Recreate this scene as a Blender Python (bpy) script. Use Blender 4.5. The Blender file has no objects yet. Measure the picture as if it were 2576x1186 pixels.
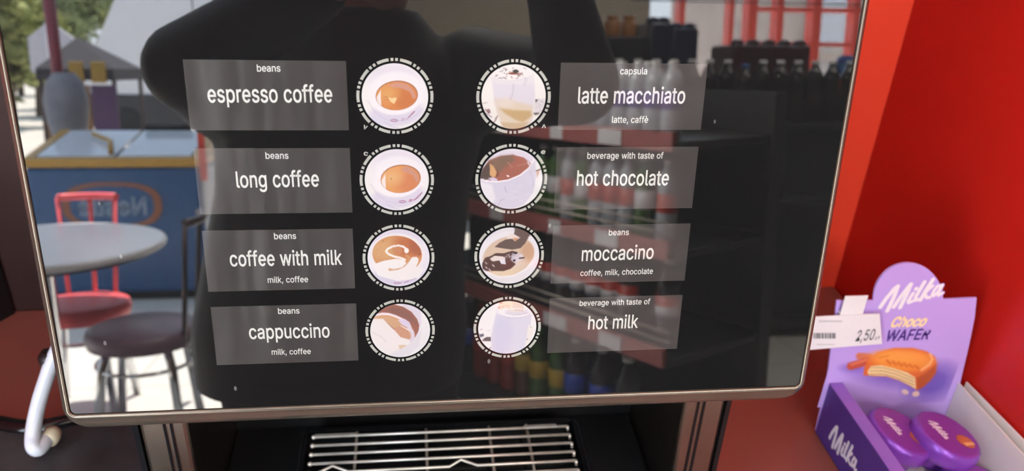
import bpy, bmesh, math, random
import numpy as np
from mathutils import Vector, Matrix
PI = math.pi
random.seed(7)
SC = bpy.context.scene
COL = SC.collection

# ------------------------------------------------------------------ camera, world, sun, exposure
FW, FH, FPX = 2576, 1186, 2082.0
RW = np.array([[0.992674, 0.015894, -0.119773],
               [-0.112171, 0.489607, -0.864698],
               [0.044899, 0.871798, 0.487803]])
CAM = np.array([-0.023595, -0.406715, 1.498243])
cd = bpy.data.cameras.new('camera')
cd.sensor_width = 36.0
cd.lens = FPX / FW * 36.0
cd.clip_start = 0.01
cd.clip_end = 200
cd.dof.use_dof = True
cd.dof.focus_distance = 0.50
cd.dof.aperture_fstop = 9.0
co = bpy.data.objects.new('camera', cd)
COL.objects.link(co)
mw = Matrix.Identity(4)
for i in range(3):
    for j in range(3):
        mw[i][j] = float(RW[i, j])
    mw[i][3] = float(CAM[i])
co.matrix_world = mw
SC.camera = co

wd = bpy.data.worlds.new('hazy_sky')
SC.world = wd
wd.use_nodes = True
wn = wd.node_tree
bg = wn.nodes['Background']
tc = wn.nodes.new('ShaderNodeTexCoord')
sep = wn.nodes.new('ShaderNodeSeparateXYZ')
rp = wn.nodes.new('ShaderNodeValToRGB')
rp.color_ramp.elements[0].position = 0.0
rp.color_ramp.elements[0].color = (0.86, 0.93, 1.0, 1)
rp.color_ramp.elements[1].position = 0.6
rp.color_ramp.elements[1].color = (0.55, 0.74, 1.0, 1)
wn.links.new(tc.outputs['Generated'], sep.inputs[0])
wn.links.new(sep.outputs['Z'], rp.inputs[0])
wn.links.new(rp.outputs[0], bg.inputs[0])
bg.inputs[1].default_value = 10.0

sl = bpy.data.lights.new('sun', 'SUN')
sl.energy = 60.0
sl.angle = math.radians(0.6)
sl.color = (1.0, 0.95, 0.86)
so = bpy.data.objects.new('sun', sl)
COL.objects.link(so)
so.rotation_euler = Vector((-0.08, 0.20, -0.97)).to_track_quat('-Z', 'Y').to_euler()

SC.view_settings.view_transform = 'Standard'
SC.view_settings.look = 'None'
SC.view_settings.gamma = 1.0
SC.view_settings.use_curve_mapping = False
SC.view_settings.exposure = 0.0

# ------------------------------------------------------------------ pixel -> point helpers (panel tilted back 9 degrees)
AL = math.radians(9)
ZC = 1.28
PM = np.array([[1, 0, 0], [0, math.sin(AL), -math.cos(AL)], [0, math.cos(AL), math.sin(AL)]])
PO = np.array([0, 0, ZC])
PN = PM @ np.array([0, 0, 1.0])


def pan(u, v, w=0.0):                      # panel millimetres -> world
    return PO + PM @ np.array([u, v, w]) / 1000.0


def ray(x, y):
    return RW @ np.array([(x - FW / 2) / FPX, -(y - FH / 2) / FPX, -1])


def at(x, y, ax, v):                       # direct view, on the plane axis = v
    d = ray(x, y)
    return CAM + d * ((v - CAM[ax]) / d[ax])


def onpan(x, y):                           # panel millimetres under a pixel
    d = ray(x, y)
    h = CAM + d * (((PO - CAM) @ PN) / (d @ PN))
    q = PM.T @ (h - PO) * 1000
    return q[0], q[1]


def rray(x, y):
    d = ray(x, y)
    h = CAM + d * (((PO - CAM) @ PN) / (d @ PN))
    return h, d - 2 * (d @ PN) * PN


def rat(x, y, ax, v):                      # seen in the glossy panel, on the plane axis = v
    h, d = rray(x, y)
    return h + d * ((v - h[ax]) / d[ax])


# ------------------------------------------------------------------ materials
def lin(c):
    return tuple((v / 255 / 12.92) if v / 255 <= 0.04045 else ((v / 255 + 0.055) / 1.055) ** 2.4 for v in c)


def mat(name, rgb, rough=0.5, metal=0.0, ior=1.45, coat=0.0, trans=0.0, var=0.06, scale=30.0, bump=0.0,
        attr=None, emit=0.0, coat_ior=1.5, sheen=0.0):
    m = bpy.data.materials.new(name)
    m.use_nodes = True
    nt = m.node_tree
    b = nt.nodes['Principled BSDF']
    b.inputs['Roughness'].default_value = rough
    b.inputs['Metallic'].default_value = metal
    b.inputs['IOR'].default_value = ior
    b.inputs['Coat Weight'].default_value = coat
    b.inputs['Coat Roughness'].default_value = 0.0
    b.inputs['Coat IOR'].default_value = coat_ior
    b.inputs['Transmission Weight'].default_value = trans
    b.inputs['Sheen Weight'].default_value = sheen
    if attr:
        a = nt.nodes.new('ShaderNodeAttribute')
        a.attribute_name = attr
        nt.links.new(a.outputs['Color'], b.inputs['Base Color'])
    else:
        tc = nt.nodes.new('ShaderNodeTexCoord')
        nz = nt.nodes.new('ShaderNodeTexNoise')
        nz.inputs['Scale'].default_value = scale
        nz.inputs['Detail'].default_value = 3
        cr = nt.nodes.new('ShaderNodeValToRGB')
        lo = tuple(max(0, c * (1 - var)) for c in rgb[:3]) + (1,)
        hi = tuple(min(1, c * (1 + var)) for c in rgb[:3]) + (1,)
        cr.color_ramp.elements[0].position = 0.3
        cr.color_ramp.elements[1].position = 0.7
        cr.color_ramp.elements[0].color = lo
        cr.color_ramp.elements[1].color = hi
        nt.links.new(tc.outputs['Object'], nz.inputs['Vector'])
        nt.links.new(nz.outputs['Fac'], cr.inputs[0])
        nt.links.new(cr.outputs[0], b.inputs['Base Color'])
        if emit:
            b.inputs['Emission Strength'].default_value = emit
            nt.links.new(cr.outputs[0], b.inputs['Emission Color'])
        if bump:
            bp = nt.nodes.new('ShaderNodeBump')
            bp.inputs['Strength'].default_value = bump
            bp.inputs['Distance'].default_value = 0.01
            nt.links.new(nz.outputs['Fac'], bp.inputs['Height'])
            nt.links.new(bp.outputs[0], b.inputs['Normal'])
    return m


GIOR = 1.72


def glass_black():
    m = mat('gloss_black_glass', (0.0062, 0.0062, 0.0066), 0.0, ior=GIOR, var=0.02)
    nt = m.node_tree
    b = nt.nodes['Principled BSDF']
    tc = nt.nodes.new('ShaderNodeTexCoord')
    # small pale dust flecks and scuffs
    mp = nt.nodes.new('ShaderNodeMapping')
    mp.inputs['Scale'].default_value = (1, 1, 0.55)
    mp.inputs['Rotation'].default_value = (0, 0.6, 0)
    vo = nt.nodes.new('ShaderNodeTexVoronoi')
    vo.inputs['Scale'].default_value = 46
    cr = nt.nodes.new('ShaderNodeValToRGB')
    cr.color_ramp.elements[0].position = 0.028
    cr.color_ramp.elements[0].color = (0.09, 0.09, 0.09, 1)
    cr.color_ramp.elements[1].position = 0.05
    cr.color_ramp.elements[1].color = (0.0062, 0.0062, 0.0066, 1)
    nt.links.new(tc.outputs['Object'], mp.inputs[0])
    nt.links.new(mp.outputs[0], vo.inputs['Vector'])
    nt.links.new(vo.outputs['Distance'], cr.inputs[0])
    nt.links.new(cr.outputs[0], b.inputs['Base Color'])
    return m


def film_mat():
    m = mat('label_film', lin((47, 44, 44)), 0.42, ior=1.5, coat=1.0, coat_ior=GIOR, var=0.10, scale=18)
    nt = m.node_tree
    b = nt.nodes['Principled BSDF']
    tc = nt.nodes.new('ShaderNodeTexCoord')
    mp = nt.nodes.new('ShaderNodeMapping')
    b.inputs['Specular IOR Level'].default_value = 0.22
    mp.inputs['Scale'].default_value = (60, 10, 9)
    nz = nt.nodes.new('ShaderNodeTexNoise')
    nz.inputs['Scale'].default_value = 1.0
    nz.inputs['Detail'].default_value = 1.5
    bp = nt.nodes.new('ShaderNodeBump')
    bp.inputs['Strength'].default_value = 0.5
    bp.inputs['Distance'].default_value = 0.006
    nt.links.new(tc.outputs['Object'], mp.inputs[0])
    nt.links.new(mp.outputs[0], nz.inputs['Vector'])
    nt.links.new(nz.outputs['Fac'], bp.inputs['Height'])
    nt.links.new(bp.outputs[0], b.inputs['Normal'])   # the film wrinkles, the glass coat stays flat
    return m


def tile_mat(name, rgb, grout, size):
    m = mat(name, rgb, 0.55, var=0.05, scale=3)
    nt = m.node_tree
    b = nt.nodes['Principled BSDF']
    tc = nt.nodes.new('ShaderNodeTexCoord')
    br = nt.nodes.new('ShaderNodeTexBrick')
    br.offset = 0.0
    br.inputs['Color1'].default_value = rgb + (1,)
    br.inputs['Color2'].default_value = tuple(c * 0.96 for c in rgb) + (1,)
    br.inputs['Mortar'].default_value = grout + (1,)
    br.inputs['Scale'].default_value = 1.0
    br.inputs['Mortar Size'].default_value = 0.006
    br.inputs['Brick Width'].default_value = size
    br.inputs['Row Height'].default_value = size
    nt.links.new(tc.outputs['Object'], br.inputs['Vector'])
    nt.links.new(br.outputs['Color'], b.inputs['Base Color'])
    return m


M = {}
M['glass'] = glass_black()
M['film'] = film_mat()
M['print_text'] = mat('white_print', lin((176, 175, 171)), 0.4, coat=1.0, coat_ior=GIOR, var=0.02)
M['dash'] = mat('grey_print', lin((138, 138, 132)), 0.4, coat=1.0, coat_ior=GIOR, var=0.04, scale=300)
M['picture'] = mat('printed_picture', (1, 1, 1), 0.4, coat=1.0, coat_ior=GIOR, attr='paint')
M['printed_card'] = mat('printed_card', (1, 1, 1), 0.4, attr='paint')
M['dark_chrome'] = mat('dark_chrome', (0.20, 0.175, 0.145), 0.26, metal=0.8, var=0.05)
M['black_plastic'] = mat('black_plastic', (0.009, 0.009, 0.010), 0.42, var=0.2)
M['black_gloss'] = mat('black_gloss_plastic', (0.006, 0.006, 0.007), 0.12, var=0.2)
M['black_grimy'] = mat('worn_black_plastic', (0.026, 0.026, 0.028), 0.6, var=0.6, scale=22, bump=0.1)
M['champagne'] = mat('champagne_metal', (0.30, 0.25, 0.21), 0.28, metal=1.0, var=0.05)
M['steel'] = mat('wire_steel', (0.74, 0.68, 0.59), 0.36, metal=0.6, var=0.15, scale=80)
M['chrome'] = mat('chrome', (0.72, 0.73, 0.74), 0.10, metal=1.0, var=0.03)
M['red_wall'] = mat('red_laminate', lin((190, 31, 25)), 0.42, ior=1.4, var=0.02, scale=6)
M['counter'] = mat('oxblood_laminate', lin((132, 72, 64)), 0.5, var=0.08, scale=5)
M['white_card'] = mat('white_card', lin((228, 226, 228)), 0.5, var=0.02)
M['grey_card'] = mat('unprinted_card', lin((226, 220, 214)), 0.6, var=0.03)
M['hose'] = mat('milky_hose', lin((208, 214, 224)), 0.22, ior=1.42, coat=0.6, var=0.04)
M['ivory'] = mat('ivory_plastic', lin((214, 206, 178)), 0.35, var=0.05)
M['purple'] = mat('purple_card', lin((140, 98, 190)), 0.38, var=0.04)
M['purple_dark'] = mat('deep_purple_card', lin((78, 52, 130)), 0.4, var=0.0)
M['lilac'] = mat('lilac_card', lin((186, 156, 228)), 0.4, var=0.0)
M['wrap_top'] = mat('purple_wrapper_top', lin((126, 52, 148)), 0.4, var=0.0, scale=60)
M['wrap_side'] = mat('purple_wrapper_foil', lin((128, 66, 178)), 0.24, metal=0.25, var=0.10, scale=60, bump=0.15)
M['logo_white'] = mat('logo_white', lin((232, 228, 236)), 0.4, var=0.02)
M['logo_cream'] = mat('logo_cream', lin((246, 222, 178)), 0.4, var=0.04)
M['logo_ink'] = mat('logo_violet_ink', lin((66, 36, 122)), 0.4, var=0.03)
M['ink'] = mat('grey_ink', lin((66, 66, 70)), 0.5, var=0.03)
M['ink_pale'] = mat('pale_grey_ink', lin((168, 168, 172)), 0.5, var=0.03)
# the shop and the terrace
M['floor'] = tile_mat('pale_floor_tile', (0.72, 0.70, 0.66), (0.52, 0.49, 0.45), 0.62)
M['ground'] = mat('sandy_ground', (0.62, 0.56, 0.49), 0.9, var=0.08, scale=1.2)
M['ceiling'] = mat('ceiling_paint', (0.75, 0.74, 0.72), 0.8, var=0.02)
M['tan_wall'] = mat('tan_wall_paint', (0.26, 0.20, 0.13), 0.7, var=0.06)
M['dark_wall'] = mat('dark_wall_paint', (0.10, 0.085, 0.07), 0.7, var=0.06)
M['red_frame'] = mat('red_window_frame', (0.88, 0.10, 0.065), 0.35, var=0.03)
M['lamp_bright'] = mat('bright_lamp_diffuser', (1, 0.94, 0.86), 0.5, emit=14.0, var=0.0)
M['lamp_strip'] = mat('shelf_light_tube', (1, 0.96, 0.90), 0.5, emit=420.0, var=0.0)
M['maroon_board'] = mat('dark_maroon_board', (0.030, 0.010, 0.009), 0.5, var=0.1)  # dark wall tone, the shade put into the colour
M['back_panel_red'] = mat('orange_red_laminate', (0.92, 0.075, 0.035), 0.45, var=0.02, scale=6)  # brighter copy of the wall red, the light put into the colour
M['lamp_shop'] = mat('shop_lamp_diffuser', (1, 0.94, 0.86), 0.5, emit=40.0, var=0.0)
M['lamp'] = mat('lamp_diffuser', (1, 0.93, 0.84), 0.5, emit=3.0, var=0.0)
M['white_gloss'] = mat('white_lacquer', (0.84, 0.84, 0.88), 0.3, var=0.03)
M['dark_edge'] = mat('dark_table_edge', (0.05, 0.05, 0.06), 0.4)
M['seat_dark'] = mat('aubergine_vinyl', (0.20, 0.12, 0.16), 0.36, var=0.1)
M['seat_red'] = mat('red_vinyl', (0.92, 0.13, 0.15), 0.4, var=0.05)
M['post_dark'] = mat('dark_bronze_tube', (0.09, 0.06, 0.055), 0.3, metal=0.6)
M['freezer_blue'] = mat('freezer_blue', (0.020, 0.085, 0.22), 0.3, var=0.05)
M['freezer_yellow'] = mat('freezer_yellow', (0.50, 0.27, 0.045), 0.35, var=0.05)
M['freezer_lid'] = mat('freezer_lid_glass', (0.62, 0.66, 0.72), 0.12, var=0.03)
M['orange_brown'] = mat('orange_brown_paint', (0.30, 0.10, 0.045), 0.4)
M['logo_blue'] = mat('pale_blue_paint', (0.20, 0.26, 0.36), 0.4)
M['red_post'] = mat('dark_red_post', (0.21, 0.030, 0.045), 0.35, var=0.08)
M['grey_cloth'] = mat('grey_canvas', (0.22, 0.22, 0.25), 0.85, var=0.12, scale=12)
M['leaf'] = mat('leaf_green', (0.20, 0.25, 0.12), 0.75, var=0.45, scale=0.9)
M['leaf_yellow'] = mat('leaf_yellow_green', (0.30, 0.32, 0.12), 0.75, var=0.4, scale=0.9)
M['bark'] = mat('bark', (0.12, 0.09, 0.06), 0.9, var=0.3)
M['van_white'] = mat('pale_van_paint', (0.60, 0.61, 0.65), 0.3, var=0.03)
M['van_dark'] = mat('van_dark_trim', (0.02, 0.022, 0.03), 0.2)
M['rubber'] = mat('rubber', (0.02, 0.02, 0.02), 0.8)
M['lamp_glass'] = mat('headlamp_glass', (0.8, 0.8, 0.82), 0.05, metal=0.6)
M['shelf_metal'] = mat('dark_shelf_metal', (0.035, 0.034, 0.034), 0.5, var=0.1)
M['rail_red'] = mat('pink_red_price_rail', (0.42, 0.13, 0.12), 0.4, var=0.06)
M['pet_dark'] = mat('dark_cola', (0.012, 0.008, 0.008), 0.08, ior=1.5, coat=0.5)
M['pet_green'] = mat('green_drink', (0.05, 0.13, 0.02), 0.1, ior=1.5, coat=0.5)
M['pet_red'] = mat('red_drink', (0.36, 0.045, 0.020), 0.15, ior=1.5, coat=0.4)
M['pet_clear'] = mat('clear_water_bottle', (0.42, 0.45, 0.50), 0.1, ior=1.5, coat=0.5)
M['pet_brown'] = mat('brown_drink', (0.12, 0.05, 0.02), 0.1, ior=1.5, coat=0.5)
M['cap_white'] = mat('white_cap', (0.80, 0.80, 0.80), 0.35)
M['cap_blue'] = mat('blue_cap', (0.04, 0.16, 0.42), 0.35)
M['cap_red'] = mat('red_cap', (0.55, 0.06, 0.04), 0.35)
M['cap_green'] = mat('green_cap', (0.10, 0.28, 0.04), 0.35)
M['band_blue'] = mat('blue_bottle_band', (0.035, 0.07, 0.40), 0.35)
M['band_tri'] = mat('red_white_blue_band', (0.6, 0.6, 0.62), 0.35)
M['band_yellow'] = mat('yellow_bottle_band', (0.50, 0.34, 0.04), 0.35)
M['band_red'] = mat('red_bottle_band', (0.48, 0.05, 0.03), 0.35)
M['band_violet'] = mat('violet_bottle_band', (0.10, 0.06, 0.32), 0.35)
M['pack_wine'] = mat('wine_shrink_pack', (0.055, 0.012, 0.014), 0.3)
M['pack_navy'] = mat('navy_shrink_pack', (0.010, 0.014, 0.040), 0.2)
M['amber'] = mat('amber_jar', (0.50, 0.20, 0.045), 0.15, coat=0.5)
M['facade'] = mat('stucco_facade', (0.46, 0.38, 0.34), 0.9, var=0.15, scale=2)
M['facade_trim'] = mat('facade_trim', (0.50, 0.45, 0.42), 0.8)
M['pane'] = mat('window_glass', (1, 1, 1), 0.0, ior=1.02, trans=1.0, var=0.0)
M['cloth_black'] = mat('black_jacket_cloth', (0.020, 0.018, 0.020), 0.62, var=0.15, scale=60, sheen=0.05)
M['trouser'] = mat('charcoal_trouser_cloth', (0.016, 0.016, 0.020), 0.8, var=0.15, scale=60)
M['skin'] = mat('skin', (0.50, 0.30, 0.22), 0.5, var=0.06)
M['hair'] = mat('dark_brown_hair', (0.03, 0.018, 0.012), 0.5, var=0.3, scale=60)
M['shoe'] = mat('black_shoe', (0.015, 0.015, 0.015), 0.4)
M['eye'] = mat('eye_white', (0.75, 0.73, 0.70), 0.2)
M['banner_purple'] = mat('purple_cloth', (0.07, 0.035, 0.085), 0.8)
M['banner_brown'] = mat('brown_cloth', (0.19, 0.095, 0.035), 0.8, var=0.3, scale=5)
M['banner_yellow'] = mat('mustard_cloth', (0.25, 0.15, 0.03), 0.8)
M['canopy_dark'] = mat('slate_canopy', (0.030, 0.027, 0.033), 0.8)
M['sign_white'] = mat('white_sign_paint', (0.50, 0.49, 0.55), 0.5)


# ------------------------------------------------------------------ mesh collector
class MB:
    def __init__(self):
        self.bm = bmesh.new()

    def box(self, x0, x1, y0, y1, z0, z1, mi=0, bev=0.0, seg=2, xf=None):
        vs = [self.bm.verts.new((x, y, z)) for x in (x0, x1) for y in (y0, y1) for z in (z0, z1)]
        fs = []
        for q in ((0, 1, 3, 2), (4, 6, 7, 5), (0, 4, 5, 1), (2, 3, 7, 6), (0, 2, 6, 4), (1, 5, 7, 3)):
            f = self.bm.faces.new([vs[i] for i in q])
            f.material_index = mi
            fs.append(f)
        allv = vs
        if bev:
            es = list({e for f in fs for e in f.edges})
            r = bmesh.ops.bevel(self.bm, geom=es, offset=bev, segments=seg, affect='EDGES', profile=0.5)
            for f in r['faces']:
                f.material_index = mi
            allv = list({v for f in r['faces'] for v in f.verts} | {v for v in vs if v.is_valid})
        if xf is not None:
            for v in allv:
                if v.is_valid:
                    v.co = xf @ v.co
        return self

    def prism(self, pts, thick, frame, mi=0, back=True):
        """pts (a, b) outline; frame(a, b, c) -> world; c runs 0..-thick."""
        f = [self.bm.verts.new(frame(a, b, 0)) for a, b in pts]
        k = [self.bm.verts.new(frame(a, b, -thick)) for a, b in pts]
        n = len(pts)
        ff = self.bm.faces.new(f)
        ff.material_index = mi
        bb = self.bm.faces.new(k[::-1])
        bb.material_index = mi
        for i in range(n):
            q = self.bm.faces.new((f[i], k[i], k[(i + 1) % n], f[(i + 1) % n]))
            q.material_index = mi
        return self

    def quad(self, a, b, c, d, mi=0):
        f = self.bm.faces.new([self.bm.verts.new(tuple(p)) for p in (a, b, c, d)])
        f.material_index = mi
        return self

    def tube(self, pts, r, seg=10, mi=0, closed=False, caps=True, flat=None):
        pts = [Vector(tuple(map(float, p))) for p in pts]
        n = len(pts)
        rs = r if isinstance(r, (list, tuple)) else [r] * n
        rings = []
        up = None
        for i in range(n):
            if closed:
                t = pts[(i + 1) % n] - pts[i - 1]
            else:
                t = pts[min(i + 1, n - 1)] - pts[max(i - 1, 0)]
            t.normalize()
            if up is None:
                up = Vector((0, 0, 1)) if abs(t.z) < 0.9 else Vector((1, 0, 0))
            a = t.cross(up)
            if a.length < 1e-6:
                a = t.orthogonal()
            a.normalize()
            b = a.cross(t)
            up = b
            rings.append([self.bm.verts.new(pts[i] + (a * math.cos(2 * PI * k / seg) + b * math.sin(2 * PI * k / seg)) * rs[i])
                          for k in range(seg)])
        m = n if closed else n - 1
        for i in range(m):
            A, B = rings[i], rings[(i + 1) % n]
            for k in range(seg):
                f = self.bm.faces.new((A[k], A[(k + 1) % seg], B[(k + 1) % seg], B[k]))
                f.material_index = mi
                f.smooth = True
        if caps and not closed:
            for R_, rev in ((rings[0], True), (rings[-1], False)):
                f = self.bm.faces.new(R_[::-1] if rev else R_)
                f.material_index = mi
        return self

    def lathe(self, prof, c=(0, 0, 0), seg=24, mi=0, xf=None, mis=None):
        """prof list of (r, z); closed with caps where r > 0 at the ends."""
        rings = []
        for r, z in prof:
            ring = [Vector((c[0] + r * math.cos(2 * PI * k / seg), c[1] + r * math.sin(2 * PI * k / seg), c[2] + z)) for k in range(seg)]
            if xf is not None:
                ring = [xf @ p for p in ring]
            rings.append([self.bm.verts.new(p) for p in ring])
        for i in range(len(rings) - 1):
            for k in range(seg):
                f = self.bm.faces.new((rings[i][k], rings[i][(k + 1) % seg], rings[i + 1][(k + 1) % seg], rings[i + 1][k]))
                f.material_index = mis[i] if mis else mi
                f.smooth = True
        for R_, rev, j in ((rings[0], True, 0), (rings[-1], False, -1)):
            f = self.bm.faces.new(R_[::-1] if rev else R_)
            f.material_index = mis[j] if mis else mi
        return self

    def ellipsoid(self, c, rx, ry, rz, seg=20, rings=12, mi=0, xf=None):
        prof = [(math.sin(PI * (i + 0.02) / (rings + 0.04)), -math.cos(PI * (i + 0.02) / (rings + 0.04))) for i in range(rings + 1)]
        mtx = Matrix.Translation(c) @ Matrix.Diagonal((rx, ry, rz, 1))
        if xf is not None:
            mtx = xf @ mtx
        return self.lathe(prof, seg=seg, mi=mi, xf=mtx)

    def build(self, name, mats, parent=None, base=None, smooth=None, fixn=True):
        if fixn:
            bmesh.ops.recalc_face_normals(self.bm, faces=self.bm.faces[:])
        me = bpy.data.meshes.new(name)
        off = Vector((0, 0, 0))
        if parent is not None:
            p = parent
            while p is not None:
                off += p.location
                p = p.parent
        elif base is not None:
            off = Vector(tuple(map(float, base)))
        for v in self.bm.verts:
            v.co -= off
        if smooth is not None:
            for f in self.bm.faces:
                f.smooth = smooth
        self.bm.to_mesh(me)
        self.bm.free()
        for m in (mats if isinstance(mats, (list, tuple)) else [mats]):
            me.materials.append(M[m])
        o = bpy.data.objects.new(name, me)
        COL.objects.link(o)
        if parent is not None:
            o.parent = parent
        elif base is not None:
            o.location = off
        return o


def tag(o, label, cat, group=None, kind=None):
    o['label'] = label
    o['category'] = cat
    if group:
        o['group'] = group
    if kind:
        o['kind'] = kind
    return o


def struct(o):
    o['kind'] = 'structure'
    return o


def thing(name, loc, label, cat, group=None):
    o = bpy.data.objects.new(name, None)
    o.empty_display_size = 0.05
    COL.objects.link(o)
    o.location = Vector(tuple(map(float, loc)))
    return tag(o, label, cat, group)


def dup(o, loc, label=None, rotz=None):
    c = o.copy()
    COL.objects.link(c)
    c.location = Vector(tuple(map(float, loc)))
    if rotz is not None:
        c.rotation_euler = (0, 0, rotz)
    if label:
        c['label'] = label
    for ch in list(o.children):
        k = ch.copy()
        COL.objects.link(k)
        k.parent = c
        for g in list(ch.children):
            h = g.copy()
            COL.objects.link(h)
            h.parent = k
    return c


def frame(o, ex, ey):
    o, ex, ey = Vector(tuple(map(float, o))), Vector(tuple(map(float, ex))).normalized(), Vector(tuple(map(float, ey))).normalized()
    ez = ex.cross(ey)
    return lambda a, b, c=0: o + ex * a + ey * b + ez * c


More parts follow.
